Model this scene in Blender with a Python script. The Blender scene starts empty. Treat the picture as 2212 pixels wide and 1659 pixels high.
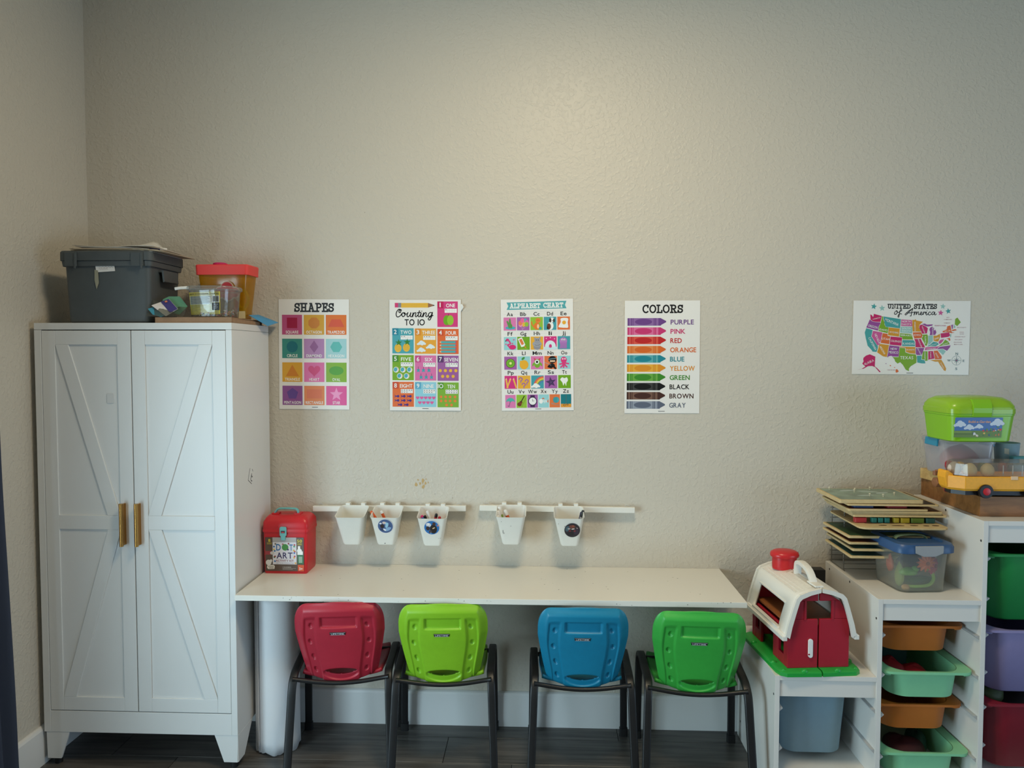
import bpy, bmesh, math, random
from mathutils import Vector, Matrix

random.seed(7)
PI = math.pi
SC = bpy.context.scene
COL = SC.collection

# ------------------------------------------------------------------ camera
cam_d = bpy.data.cameras.new('camera')
cam = bpy.data.objects.new('camera', cam_d)
COL.objects.link(cam)
cam_d.sensor_fit = 'HORIZONTAL'
cam_d.sensor_width = 36.0
cam_d.lens = 1579.46 * 36.0 / 2212.0
cam_d.clip_start = 0.05
cam_d.clip_end = 60
_yaw, _pitch, _roll = math.radians(2.3515), math.radians(-2.3828), math.radians(0.0328)
_f = Vector((-math.sin(_yaw) * math.cos(_pitch), math.cos(_yaw) * math.cos(_pitch), math.sin(_pitch)))
_r0 = Vector((math.cos(_yaw), math.sin(_yaw), 0))
_u0 = _r0.cross(_f)
_r = _r0 * math.cos(_roll) + _u0 * math.sin(_roll)
_u = _u0 * math.cos(_roll) - _r0 * math.sin(_roll)
_m = Matrix((_r, _u, -_f)).transposed().to_4x4()
_m.translation = Vector((0, 0, 1.4723))
cam.matrix_world = _m
SC.camera = cam

# ------------------------------------------------------------------ view + world + lights
SC.view_settings.view_transform = 'Standard'
SC.view_settings.look = 'None'
SC.view_settings.gamma = 1.0
SC.view_settings.use_curve_mapping = False
SC.view_settings.exposure = 0.0

W = bpy.data.worlds.new('world')
SC.world = W
W.use_nodes = True
_bg = W.node_tree.nodes['Background']
_bg.inputs[0].default_value = (1.0, 0.98, 0.96, 1)
_bg.inputs[1].default_value = 0.5


def area_light(name, loc, direction, sx, sy, power, col, spread=None, shape='RECTANGLE'):
    d = bpy.data.lights.new(name, 'AREA')
    d.shape = shape
    d.size = sx
    if shape in ('RECTANGLE', 'ELLIPSE'):
        d.size_y = sy
    d.energy = power
    d.color = col
    if spread:
        d.spread = math.radians(spread)
    o = bpy.data.objects.new(name, d)
    COL.objects.link(o)
    o.location = loc
    o.rotation_euler = Vector(direction).to_track_quat('-Z', 'Y').to_euler()
    return o


# daylight coming in through the patio door in the left wall and the low window facing it
area_light('daylight_patio_door', (-1.95, 0.72, 0.82), (1, 0.18, 0.0), 1.15, 1.45, 72, (0.66, 0.84, 1.0))
area_light('daylight_window', (3.67, 0.30, 0.85), (-1, 0, 0), 2.4, 1.2, 50, (0.52, 0.70, 1.0))
# warm ceiling lamp in front of the wall
area_light('ceiling_lamp_light', (0.12, 1.45, 2.93), (0, 0, -1), 0.46, 0.46, 29, (1.0, 0.82, 0.54), shape='DISK')

# ------------------------------------------------------------------ materials
def s2l(c):
    c = c / 255.0
    return c / 12.92 if c <= 0.04045 else ((c + 0.055) / 1.055) ** 2.4


def rgb(c):
    return (s2l(c[0]), s2l(c[1]), s2l(c[2]), 1.0)


MATS = {}


def mat(name, col, rough=0.5, metal=0.0, spec=0.5, noise=None, bump=None, coat=0.0, trans=0.0, emit=None, sss=0.0):
    """procedural principled material; noise=(scale, amount) colour variation, bump=(scale, strength, dist, detail)"""
    if name in MATS:
        return MATS[name]
    m = bpy.data.materials.new(name)
    m.use_nodes = True
    nt = m.node_tree
    b = nt.nodes['Principled BSDF']
    b.inputs['Base Color'].default_value = rgb(col)
    b.inputs['Roughness'].default_value = rough
    b.inputs['Metallic'].default_value = metal
    b.inputs['Specular IOR Level'].default_value = spec
    b.inputs['Coat Weight'].default_value = coat
    b.inputs['Coat Roughness'].default_value = 0.08
    if emit:
        b.inputs['Emission Color'].default_value = rgb(emit[0])
        b.inputs['Emission Strength'].default_value = emit[1]
    tc = None
    if noise or bump:
        tc = nt.nodes.new('ShaderNodeTexCoord')
    if noise:
        n = nt.nodes.new('ShaderNodeTexNoise')
        n.inputs['Scale'].default_value = noise[0]
        n.inputs['Detail'].default_value = 4
        nt.links.new(tc.outputs['Object'], n.inputs['Vector'])
        mr = nt.nodes.new('ShaderNodeMapRange')
        mr.inputs[1].default_value = 0.3
        mr.inputs[2].default_value = 0.7
        mr.inputs[3].default_value = 1 - noise[1]
        mr.inputs[4].default_value = 1 + noise[1]
        nt.links.new(n.outputs[0], mr.inputs[0])
        mx = nt.nodes.new('ShaderNodeMix')
        mx.data_type = 'RGBA'
        mx.blend_type = 'MULTIPLY'
        mx.inputs[0].default_value = 1.0
        mx.inputs[6].default_value = rgb(col)
        nt.links.new(mr.outputs[0], mx.inputs[7])
        nt.links.new(mx.outputs[2], b.inputs['Base Color'])
    if bump:
        n2 = nt.nodes.new('ShaderNodeTexNoise')
        n2.inputs['Scale'].default_value = bump[0]
        n2.inputs['Detail'].default_value = bump[3] if len(bump) > 3 else 2
        nt.links.new(tc.outputs['Object'], n2.inputs['Vector'])
        bp = nt.nodes.new('ShaderNodeBump')
        bp.inputs['Strength'].default_value = bump[1]
        bp.inputs['Distance'].default_value = bump[2]
        nt.links.new(n2.outputs[0], bp.inputs['Height'])
        nt.links.new(bp.outputs[0], b.inputs['Normal'])
    MATS[name] = m
    return m


def clear_mat(name, tint, body, fac, rough=0.08):
    """see-through plastic or glass: tinted transparency + a little diffuse body + surface gloss"""
    if name in MATS:
        return MATS[name]
    m = bpy.data.materials.new(name)
    m.use_nodes = True
    nt = m.node_tree
    nt.nodes.clear()
    out = nt.nodes.new('ShaderNodeOutputMaterial')
    tr = nt.nodes.new('ShaderNodeBsdfTransparent')
    tr.inputs[0].default_value = rgb(tint)
    df = nt.nodes.new('ShaderNodeBsdfDiffuse')
    df.inputs[0].default_value = rgb(body)
    tl = nt.nodes.new('ShaderNodeBsdfTranslucent')
    tl.inputs[0].default_value = rgb(body)
    md = nt.nodes.new('ShaderNodeMixShader')
    md.inputs[0].default_value = 0.4
    nt.links.new(df.outputs[0], md.inputs[1])
    nt.links.new(tl.outputs[0], md.inputs[2])
    m1 = nt.nodes.new('ShaderNodeMixShader')
    m1.inputs[0].default_value = fac
    nt.links.new(tr.outputs[0], m1.inputs[1])
    nt.links.new(md.outputs[0], m1.inputs[2])
    gl = nt.nodes.new('ShaderNodeBsdfGlossy')
    gl.inputs['Roughness'].default_value = rough
    lw = nt.nodes.new('ShaderNodeLayerWeight')      # grazing-angle gloss, the same from both sides of a thin sheet
    lw.inputs[0].default_value = 0.5
    pw_ = nt.nodes.new('ShaderNodeMath')
    pw_.operation = 'POWER'
    pw_.inputs[1].default_value = 5.0
    nt.links.new(lw.outputs['Facing'], pw_.inputs[0])
    fr = nt.nodes.new('ShaderNodeMath')
    fr.operation = 'MULTIPLY_ADD'
    fr.inputs[1].default_value = 0.9
    fr.inputs[2].default_value = 0.045
    nt.links.new(pw_.outputs[0], fr.inputs[0])
    m2 = nt.nodes.new('ShaderNodeMixShader')
    nt.links.new(fr.outputs[0], m2.inputs[0])
    nt.links.new(m1.outputs[0], m2.inputs[1])
    nt.links.new(gl.outputs[0], m2.inputs[2])
    nt.links.new(m2.outputs[0], out.inputs[0])
    MATS[name] = m
    return m


def wood_mat(name, c1, c2, axis=0, scale=6.0, rough=0.5, stretch=14.0):
    if name in MATS:
        return MATS[name]
    m = bpy.data.materials.new(name)
    m.use_nodes = True
    nt = m.node_tree
    b = nt.nodes['Principled BSDF']
    b.inputs['Roughness'].default_value = rough
    tc = nt.nodes.new('ShaderNodeTexCoord')
    mp = nt.nodes.new('ShaderNodeMapping')
    sc = [stretch, stretch, stretch]
    sc[axis] = 1.0
    mp.inputs['Scale'].default_value = sc
    oi = nt.nodes.new('ShaderNodeObjectInfo')
    mul = nt.nodes.new('ShaderNodeMath')
    mul.operation = 'MULTIPLY'
    mul.inputs[1].default_value = 37.0
    nt.links.new(oi.outputs['Random'], mul.inputs[0])
    cb = nt.nodes.new('ShaderNodeCombineXYZ')
    for i in range(3):
        nt.links.new(mul.outputs[0], cb.inputs[i])
    nt.links.new(cb.outputs[0], mp.inputs['Location'])
    nt.links.new(tc.outputs['Object'], mp.inputs['Vector'])
    n = nt.nodes.new('ShaderNodeTexNoise')
    n.inputs['Scale'].default_value = scale
    n.inputs['Detail'].default_value = 8
    n.inputs['Roughness'].default_value = 0.65
    n.inputs['Distortion'].default_value = 0.6
    nt.links.new(mp.outputs[0], n.inputs['Vector'])
    cr = nt.nodes.new('ShaderNodeValToRGB')
    cr.color_ramp.elements[0].position = 0.32
    cr.color_ramp.elements[0].color = rgb(c1)
    cr.color_ramp.elements[1].position = 0.70
    cr.color_ramp.elements[1].color = rgb(c2)
    nt.links.new(n.outputs[0], cr.inputs[0])
    nt.links.new(cr.outputs[0], b.inputs['Base Color'])
    bp = nt.nodes.new('ShaderNodeBump')
    bp.inputs['Strength'].default_value = 0.15
    bp.inputs['Distance'].default_value = 0.001
    nt.links.new(n.outputs[0], bp.inputs['Height'])
    nt.links.new(bp.outputs[0], b.inputs['Normal'])
    MATS[name] = m
    return m


def wall_mat():
    m = bpy.data.materials.new('textured_wall_paint')
    m.use_nodes = True
    nt = m.node_tree
    b = nt.nodes['Principled BSDF']
    b.inputs['Base Color'].default_value = rgb((206, 198, 184))
    b.inputs['Roughness'].default_value = 0.42
    b.inputs['Specular IOR Level'].default_value = 0.35
    tc = nt.nodes.new('ShaderNodeTexCoord')
    # orange peel: stretched worm-like blobs
    n1 = nt.nodes.new('ShaderNodeTexNoise')
    n1.inputs['Scale'].default_value = 78
    n1.inputs['Detail'].default_value = 2.5
    n1.inputs['Roughness'].default_value = 0.45
    n1.inputs['Distortion'].default_value = 0.5
    nt.links.new(tc.outputs['Object'], n1.inputs['Vector'])
    cr = nt.nodes.new('ShaderNodeValToRGB')
    cr.color_ramp.interpolation = 'EASE'
    cr.color_ramp.elements[0].position = 0.42
    cr.color_ramp.elements[1].position = 0.72
    nt.links.new(n1.outputs[0], cr.inputs[0])
    bp = nt.nodes.new('ShaderNodeBump')
    bp.inputs['Strength'].default_value = 0.5
    bp.inputs['Distance'].default_value = 0.0018
    nt.links.new(cr.outputs[0], bp.inputs['Height'])
    nt.links.new(bp.outputs[0], b.inputs['Normal'])
    MATS['wall'] = m
    return m


# ------------------------------------------------------------------ mesh helpers
class MB:
    def __init__(s):
        s.v, s.f, s.m = [], [], []

    def add(s, vs, fs, m=0):
        o = len(s.v)
        s.v.extend([tuple(v) for v in vs])
        for f in fs:
            s.f.append([i + o for i in f])
            s.m.append(m)
        return s

    def box(s, x0, x1, y0, y1, z0, z1, m=0):
        vs = [(x0, y0, z0), (x1, y0, z0), (x1, y1, z0), (x0, y1, z0), (x0, y0, z1), (x1, y0, z1), (x1, y1, z1), (x0, y1, z1)]
        return s.add(vs, [(0, 3, 2, 1), (4, 5, 6, 7), (0, 1, 5, 4), (1, 2, 6, 5), (2, 3, 7, 6), (3, 0, 4, 7)], m)

    def obox(s, c, ax, ay, az, m=0):
        """oriented box from centre and three half-axis vectors"""
        c, ax, ay, az = Vector(c), Vector(ax), Vector(ay), Vector(az)
        vs = [c + ax * i + ay * j + az * k for k in (-1, 1) for (i, j) in ((-1, -1), (1, -1), (1, 1), (-1, 1))]
        return s.add(vs, [(0, 3, 2, 1), (4, 5, 6, 7), (0, 1, 5, 4), (1, 2, 6, 5), (2, 3, 7, 6), (3, 0, 4, 7)], m)

    def prism(s, poly, axis, a, b, m=0):
        """poly of 2-D points extruded along axis ('x': (y,z), 'y': (x,z), 'z': (x,y))"""
        def mk(p, t):
            return {'x': (t, p[0], p[1]), 'y': (p[0], t, p[1]), 'z': (p[0], p[1], t)}[axis]
        n = len(poly)
        vs = [mk(p, a) for p in poly] + [mk(p, b) for p in poly]
        fs = [list(range(n))[::-1], list(range(n, 2 * n))]
        fs += [(i, (i + 1) % n, n + (i + 1) % n, n + i) for i in range(n)]
        return s.add(vs, fs, m)

    def loft(s, rings, cap0=True, cap1=True, closed=True, m=0):
        n = len(rings[0])
        vs = [p for r in rings for p in r]
        fs = []
        for k in range(len(rings) - 1):
            for i in range(n if closed else n - 1):
                j = (i + 1) % n
                fs.append((k * n + i, k * n + j, (k + 1) * n + j, (k + 1) * n + i))
        if cap0:
            fs.append(list(range(n))[::-1])
        if cap1:
            o = (len(rings) - 1) * n
            fs.append(list(range(o, o + n)))
        return s.add(vs, fs, m)

    def tube(s, path, r, n=8, closed=False, m=0, r2=None, up=None, square=False):
        """swept section; r half-width, r2 other half-width; square -> rounded rectangle section"""
        P = [Vector(p) for p in path]
        N = len(P)
        T = []
        for i in range(N):
            if closed:
                t = P[(i + 1) % N] - P[i - 1]
            else:
                t = P[min(i + 1, N - 1)] - P[max(i - 1, 0)]
            T.append(t.normalized())
        a = Vector(up) if up else (Vector((0, 0, 1)) if abs(T[0].z) < 0.9 else Vector((1, 0, 0)))
        rings = []
        nv = a
        r2 = r2 or r
        for i in range(N):
            nv = (nv - T[i] * nv.dot(T[i]))
            if nv.length < 1e-6:
                nv = T[i].orthogonal()
            nv.normalize()
            bv = T[i].cross(nv)
            ring = []
            for k in range(n):
                an = 2 * PI * (k + 0.5) / n
                c, d = math.cos(an), math.sin(an)
                if square:
                    c = math.copysign(abs(c) ** 0.35, c)
                    d = math.copysign(abs(d) ** 0.35, d)
                ring.append(P[i] + nv * (r * c) + bv * (r2 * d))
            rings.append(ring)
        if closed:
            rings.append(rings[0])
        return s.loft(rings, not closed, not closed, True, m)

    def lathe(s, prof, n=24, c=(0, 0, 0), m=0, cap0=True, cap1=True, axis='z'):
        rings = []
        for (r, z) in prof:
            ring = []
            for k in range(n):
                a = 2 * PI * k / n
                p = (r * math.cos(a), r * math.sin(a), z)
                if axis == 'y':
                    p = (p[0], p[2], p[1])
                elif axis == 'x':
                    p = (p[2], p[0], p[1])
                ring.append((c[0] + p[0], c[1] + p[1], c[2] + p[2]))
            rings.append(ring)
        return s.loft(rings, cap0, cap1, True, m)

    def xf(s, M):
        s.v = [tuple(M @ Vector(p)) for p in s.v]
        return s

    def build(s, name, mats, parent=None, smooth=0, bevel=0, loc=None, segs=2, solid=0, offset=-1, kind=None):
        me = bpy.data.meshes.new(name)
        me.from_pydata(s.v, [], s.f)
        if not isinstance(mats, (list, tuple)):
            mats = [mats]
        for mt in mats:
            me.materials.append(mt)
        if len(mats) > 1:
            me.polygons.foreach_set('material_index', s.m)
        bm = bmesh.new()
        bm.from_mesh(me)
        bmesh.ops.recalc_face_normals(bm, faces=bm.faces)
        bm.to_mesh(me)
        bm.free()
        if smooth:
            me.polygons.foreach_set('use_smooth', [True] * len(me.polygons))
            me.set_sharp_from_angle(angle=math.radians(smooth))
        me.update()
        o = bpy.data.objects.new(name, me)
        COL.objects.link(o)
        if parent:
            o.parent = parent
        if loc:
            o.location = loc
        if solid:
            md = o.modifiers.new('thickness', 'SOLIDIFY')
            md.thickness = solid
            md.offset = offset
        if bevel:
            md = o.modifiers.new('bevel', 'BEVEL')
            md.width = bevel
            md.segments = segs
            md.limit_method = 'ANGLE'
            md.angle_limit = math.radians(40)
        if kind:
            o['kind'] = kind
        return o


def thing(name, label, cat, loc=(0, 0, 0), rz=0.0, group=None, rot=None):
    o = bpy.data.objects.new(name, None)
    o.empty_display_size = 0.05
    COL.objects.link(o)
    o.location = loc
    o.rotation_euler = rot if rot else (0, 0, rz)
    o['label'] = label
    o['category'] = cat
    if group:
        o['group'] = group
    return o


def tag(o, label, cat, group=None):
    o['label'] = label
    o['category'] = cat
    if group:
        o['group'] = group
    return o


def rrect(w, d, r, n=5, cx=0, cy=0):
    """rounded rectangle outline, full size w x d, counter-clockwise"""
    pts = []
    for (sx, sy, a0) in ((1, 1, 0), (-1, 1, 90), (-1, -1, 180), (1, -1, 270)):
        for k in range(n + 1):
            a = math.radians(a0 + 90 * k / n)
            pts.append((cx + sx * (w / 2 - r) + r * math.cos(a), cy + sy * (d / 2 - r) + r * math.sin(a)))
    return pts


def ring(pts, z):
    return [(p[0], p[1], z) for p in pts]


def tub(mb, w0, d0, w1, d1, h, r0, r1, t=0.002, n=5, m=0, z0=0.0):
    """open tapered rounded container with wall thickness: bottom w0 x d0, top w1 x d1"""
    rings = [ring(rrect(w0 * .94, d0 * .94, r0 * .8, n), z0), ring(rrect(w0, d0, r0, n), z0 + h * .03),
             ring(rrect(w1, d1, r1, n), z0 + h), ring(rrect(w1 - 2 * t, d1 - 2 * t, max(r1 - t, .001), n), z0 + h),
             ring(rrect(w0 - 2 * t, d0 - 2 * t, max(r0 - t, .001), n), z0 + h * .03 + t)]
    mb.loft(rings, True, True, True, m)


def smooth_path(pts, k=6, closed=False):
    """Catmull-Rom through points of any dimension"""
    n = len(pts)
    out = []
    rng = range(n if closed else n - 1)
    for i in rng:
        p0 = pts[(i - 1) % n] if closed or i > 0 else pts[0]
        p1 = pts[i]
        p2 = pts[(i + 1) % n]
        p3 = pts[(i + 2) % n] if closed or i + 2 < n else pts[-1]
        for j in range(k):
            t = j / k
            out.append(tuple(0.5 * (2 * b + (c - a) * t + (2 * a - 5 * b + 4 * c - d) * t * t + (3 * b - a - 3 * c + d) * t ** 3)
                             for a, b, c, d in zip(p0, p1, p2, p3)))
    if not closed:
        out.append(tuple(pts[-1]))
    return out


WALL_Y = 2.842
WALL_X = -1.795
# ================================================================== lettering: glyph outlines from the built-in font
GLYPH = {}


def make_glyphs():
    chars = ''.join(chr(i) for i in range(33, 127))
    todo = []
    for bold in (False, True):
        for ch in chars:
            cu = bpy.data.curves.new('g', 'FONT')
            cu.body = ch
            cu.size = 1.0
            cu.resolution_u = 3
            cu.offset = .017 if bold else .005
            o = bpy.data.objects.new('g', cu)
            COL.objects.link(o)
            todo.append((ch, bold, o, cu))
    bpy.context.view_layer.update()
    dg = bpy.context.evaluated_depsgraph_get()
    for ch, bold, o, cu in todo:
        ev = o.evaluated_get(dg)
        me = ev.to_mesh()
        vs = [(v.co.x, v.co.y) for v in me.vertices]
        fs = [tuple(p.vertices) for p in me.polygons]
        ev.to_mesh_clear()
        x0 = min(v[0] for v in vs)
        x1 = max(v[0] for v in vs)
        GLYPH[(ch, bold)] = ([(v[0] - x0, v[1]) for v in vs], fs, x1 - x0)
    for ch, bold, o, cu in todo:
        bpy.data.objects.remove(o)
        bpy.data.curves.remove(cu)


make_glyphs()


def text_geo(s, bold=False, gap=None):
    gap = (.085 if not bold else .075) if gap is None else gap
    vs, fs = [], []
    x = 0
    for ch in s:
        if ch == ' ':
            x += .32
            continue
        gv, gf, w = GLYPH[(ch, bold)]
        o = len(vs)
        vs += [(p[0] + x, p[1]) for p in gv]
        fs += [tuple(i + o for i in f) for f in gf]
        x += w + gap
    return vs, fs, x - gap


def text_into(mb, s, cx, base, width, cap, z, bold=False, m=0, M=None, fit=True):
    """text centred at cx with baseline base; squeezed to the width and cap height given"""
    vs, fs, w = text_geo(s, bold)
    ky = cap / .73
    kx = width / w if fit else ky
    vs = [(cx + (p[0] - w / 2) * kx, base + p[1] * ky, z) for p in vs]
    if M:
        vs = [tuple(M @ Vector(p)) for p in vs]
    mb.add(vs, fs, m)


def stroke_strips(paths, w):
    """each polyline as one mitred strip with square ends: list of (verts, faces)"""
    out = []
    for p in paths:
        P_ = [Vector((q[0], q[1])) for q in p]
        P_ = [q for k, q in enumerate(P_) if k == 0 or (q - P_[k - 1]).length > 1e-9]
        if len(P_) < 2:
            continue
        closed = (P_[0] - P_[-1]).length < 1e-6
        if not closed:
            P_[0] = P_[0] + (P_[0] - P_[1]).normalized() * w * .85
            P_[-1] = P_[-1] + (P_[-1] - P_[-2]).normalized() * w * .85
        vs = []
        n = len(P_)
        for k in range(n):
            a = P_[k - 1] if k > 0 else (P_[-2] if closed else None)
            c = P_[k + 1] if k < n - 1 else (P_[1] if closed else None)
            d1 = (P_[k] - a).normalized() if a is not None else None
            d2 = (c - P_[k]).normalized() if c is not None else None
            d1 = d1 or d2
            d2 = d2 or d1
            n1, n2 = Vector((-d1.y, d1.x)), Vector((-d2.y, d2.x))
            m = n1 + n2
            if m.length < .35:
                m = n1
            m.normalize()
            k_ = w / max(.55, m.dot(n1))
            vs += [tuple(P_[k] + m * k_), tuple(P_[k] - m * k_)]
        out.append((vs, [(2 * k, 2 * k + 1, 2 * k + 3, 2 * k + 2) for k in range(n - 1)]))
    return out


def stroke_geo(paths, w, caps=True):
    vs, fs = [], []
    for v, f in stroke_strips(paths, w):
        o = len(vs)
        vs += v
        fs += [tuple(i + o for i in q) for q in f]
    return vs, fs


def arc(cx, cy, rx, ry, a0, a1, n=10):
    return [(cx + rx * math.cos(math.radians(a0 + (a1 - a0) * k / n)), cy + ry * math.sin(math.radians(a0 + (a1 - a0) * k / n))) for k in range(n + 1)]


SL = .17   # slab serif half length
SLAB = {  # letter: (width, strokes)   cap height 1
    'S': (.62, [arc(.31, .74, .25, .24, 20, 270, 12) + arc(.31, .26, .27, .25, 90, -160, 12), [(.56, .70), (.57, .98)], [(.05, .30), (.03, .02)]]),
    'H': (.80, [[(.17, 0), (.17, 1)], [(.63, 0), (.63, 1)], [(.17, .5), (.63, .5)], [(0, 0), (.33, 0)], [(0, 1), (.33, 1)], [(.47, 0), (.80, 0)], [(.47, 1), (.80, 1)]]),
    'A': (.86, [[(.16, 0), (.40, 1)], [(.70, 0), (.44, 1)], [(.25, .34), (.61, .34)], [(0, 0), (.30, 0)], [(.56, 0), (.86, 0)], [(.26, 1), (.46, 1)]]),
    'P': (.70, [[(.17, 0), (.17, 1)], [(.17, 1)] + arc(.40, .74, .26, .26, 90, -90) + [(.17, .48)], [(0, 0), (.36, 0)], [(0, 1), (.2, 1)]]),
    'E': (.66, [[(.17, 0), (.17, 1)], [(0, 1), (.60, 1), (.60, .78)], [(0, 0), (.64, 0), (.64, .24)], [(.17, .52), (.46, .52)], [(.46, .62), (.46, .42)]]),
    'C': (.74, [arc(.40, .5, .36, .5, 48, 312, 16), [(.66, .72), (.66, 1.0)]]),
    'O': (.78, [arc(.39, .5, .36, .5, 0, 360, 20)]),
    'L': (.64, [[(.17, 0), (.17, 1)], [(0, 1), (.36, 1)], [(0, 0), (.62, 0), (.62, .28)]]),
    'R': (.80, [[(.17, 0), (.17, 1)], [(.17, 1)] + arc(.42, .75, .25, .25, 90, -90) + [(.17, .5)], [(.40, .5), (.66, 0)], [(0, 0), (.34, 0)], [(0, 1), (.2, 1)], [(.56, 0), (.80, 0)]]),
    'B': (.72, [[(.17, 0), (.17, 1)], [(0, 1)] + arc(.40, .76, .24, .24, 90, -90) + [(.17, .52)], [(.17, .52)] + arc(.42, .26, .28, .26, 90, -90) + [(0, 0)]]),
    'T': (.74, [[(.37, 0), (.37, 1)], [(.03, .74), (.03, 1), (.71, 1), (.71, .74)], [(.20, 0), (.54, 0)]]),
    'U': (.78, [[(.16, 1), (.16, .34)] + arc(.39, .34, .23, .34, 180, 360) + [(.62, 1)], [(0, 1), (.32, 1)], [(.47, 1), (.78, 1)]]),
    'N': (.80, [[(.16, 0), (.16, 1), (.64, 0), (.64, 1)], [(0, 0), (.32, 0)], [(0, 1), (.18, 1)], [(.48, 1), (.80, 1)]]),
    'I': (.40, [[(.2, 0), (.2, 1)], [(.02, 0), (.38, 0)], [(.02, 1), (.38, 1)]]),
    'D': (.78, [[(.17, 0), (.17, 1)], [(0, 1), (.36, 1)] + arc(.36, .5, .36, .5, 90, -90, 12) + [(0, 0)]]),
}


def slab_paths(s, gap=.16, space=.42):
    out, x = [], 0
    for ch in s:
        if ch == ' ':
            x += space
            continue
        w, st = SLAB[ch]
        out += [[(p[0] + x, p[1]) for p in q] for q in st]
        x += w + gap
    return out, x - gap


def fit_paths(paths, x0, y0, x1, y1):
    xs = [p[0] for q in paths for p in q]
    ys = [p[1] for q in paths for p in q]
    kx = (x1 - x0) / (max(xs) - min(xs))
    ky = (y1 - y0) / (max(ys) - min(ys))
    return [[(x0 + (p[0] - min(xs)) * kx, y0 + (p[1] - min(ys)) * ky) for p in q] for q in paths]


INK = {}


def ink(c):
    if c not in INK:
        INK[c] = mat('ink_%02x%02x%02x' % c, c, .32, spec=.5)
    return INK[c]


class Print:
    """flat printed matter: coloured pieces in picture units (x right, y DOWN), turned into one thin mesh"""

    def __init__(s, w, h, sx, sy, step=.00020):
        s.w, s.h, s.sx, s.sy, s.step = w, h, sx, sy, step
        s.mb = MB()
        s.cols = []
        s.layer = 1

    def ci(s, c):
        if c not in s.cols:
            s.cols.append(c)
        return s.cols.index(c)

    def raw(s, vs, fs, c):
        s.n = (getattr(s, 'n', 0) + 1) % 25
        q = .0001 + s.layer * s.step + s.n * .0000068     # pieces of one layer are staggered by microns
        s.mb.add([((p[0] / s.w - .5) * s.sx, (.5 - p[1] / s.h) * s.sy, q) for p in vs], fs, s.ci(c))

    def poly(s, pts, c):
        s.raw(pts, [tuple(range(len(pts)))], c)

    def rect(s, x0, y0, x1, y1, c):
        s.poly([(x0, y0), (x1, y0), (x1, y1), (x0, y1)], c)

    def ell(s, cx, cy, rx, ry, c, n=20, rot=0):
        r_ = math.radians(rot)
        s.poly([(cx + rx * math.cos(a) * math.cos(r_) - ry * math.sin(a) * math.sin(r_), cy + rx * math.cos(a) * math.sin(r_) + ry * math.sin(a) * math.cos(r_)) for a in [2 * PI * k / n for k in range(n)]], c)

    def line(s, paths, w, c, caps=True):
        for vs, fs in stroke_strips(paths, w):
            s.raw(vs, fs, c)

    def text(s, t, x0, y0, x1, y1, c, bold=False, rot=0):
        """text filling the box x0..x1, cap top y0, baseline y1"""
        vs, fs, w = text_geo(t, bold)
        out = []
        cx, cy = (x0 + x1) / 2, (y0 + y1) / 2
        for p in vs:
            x = x0 + p[0] / w * (x1 - x0)
            y = y1 - p[1] / .73 * (y1 - y0)
            if rot:
                r_ = math.radians(rot)
                dx, dy = x - cx, y - cy
                x, y = cx + dx * math.cos(r_) - dy * math.sin(r_), cy + dx * math.sin(r_) + dy * math.cos(r_)
            out.append((x, y))
        s.raw(out, fs, c)

    def slab(s, t, x0, y0, x1, y1, wd, c, gap=.16):
        paths, w = slab_paths(t, gap)
        p = fit_paths(paths, x0 + wd, y0 + wd, x1 - wd, y1 - wd)
        p = [[(a[0], y0 + y1 - a[1]) for a in q] for q in p]
        s.line(p, wd, c)

    def star(s, cx, cy, r, c, n=5, inner=.42, rot=-90):
        s.poly([(cx + (r if k % 2 == 0 else r * inner) * math.cos(math.radians(rot + 180 * k / n)), cy + (r if k % 2 == 0 else r * inner) * math.sin(math.radians(rot + 180 * k / n))) for k in range(2 * n)], c)

    def heart(s, cx, cy, r, c):
        pts = []
        for k in range(24):
            t = 2 * PI * k / 24
            pts.append((cx + r * math.sin(t) ** 3, cy - r * (13 * math.cos(t) - 5 * math.cos(2 * t) - 2 * math.cos(3 * t) - math.cos(4 * t)) / 16))
        s.poly(pts, c)

    def cloud(s, cx, cy, r, c):
        for (dx, dy, q) in ((-.5, .12, .42), (-.1, -.2, .5), (.35, .0, .45), (.75, .2, .32), (-.9, .28, .3), (.1, .25, .42)):
            s.ell(cx + dx * r, cy + dy * r, q * r, q * r * .82, c, 14)

    def up(s):
        s.layer += 1

    def build(s, name, parent):
        return s.mb.build(name, [ink(c) for c in s.cols], parent)
# ================================================================== the room
wallm = wall_mat()
white_trim = mat('white_trim_paint', (226, 226, 224), 0.45, noise=(3, .02))
b = MB().box(WALL_X - .12, 3.6, WALL_Y, WALL_Y + .12, 0, 3.1)
wall_back = b.build('wall_back', wallm)
wall_back['kind'] = 'structure'
# left wall with the patio-door opening
DY0, DY1, DZ = -0.10, 1.50, 1.72
b = MB()
b.box(WALL_X - .12, WALL_X, DY1, WALL_Y, 0, 3.1)
b.box(WALL_X - .12, WALL_X, -2.4, DY0, 0, 3.1)
b.box(WALL_X - .12, WALL_X, DY0, DY1, DZ, 3.1)
wall_left = b.build('wall_left', wallm)
wall_left['kind'] = 'structure'
wall_front = MB().box(WALL_X - .12, 3.6, -2.52, -2.4, 0, 3.1).build('wall_front', wallm)
wall_front['kind'] = 'structure'
WX0, WX1, WZ0, WZ1 = -.95, 1.55, .20, 1.50
b = MB()
b.box(3.6, 3.72, -2.52, WX0, 0, 3.1)
b.box(3.6, 3.72, WX1, WALL_Y + .12, 0, 3.1)
b.box(3.6, 3.72, WX0, WX1, 0, WZ0)
b.box(3.6, 3.72, WX0, WX1, WZ1, 3.1)
wall_right = b.build('wall_right', wallm)
wall_right['kind'] = 'structure'
b = MB().box(WALL_X - .12, 3.6, -2.4, WALL_Y + .12, 3.1, 3.2)
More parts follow.
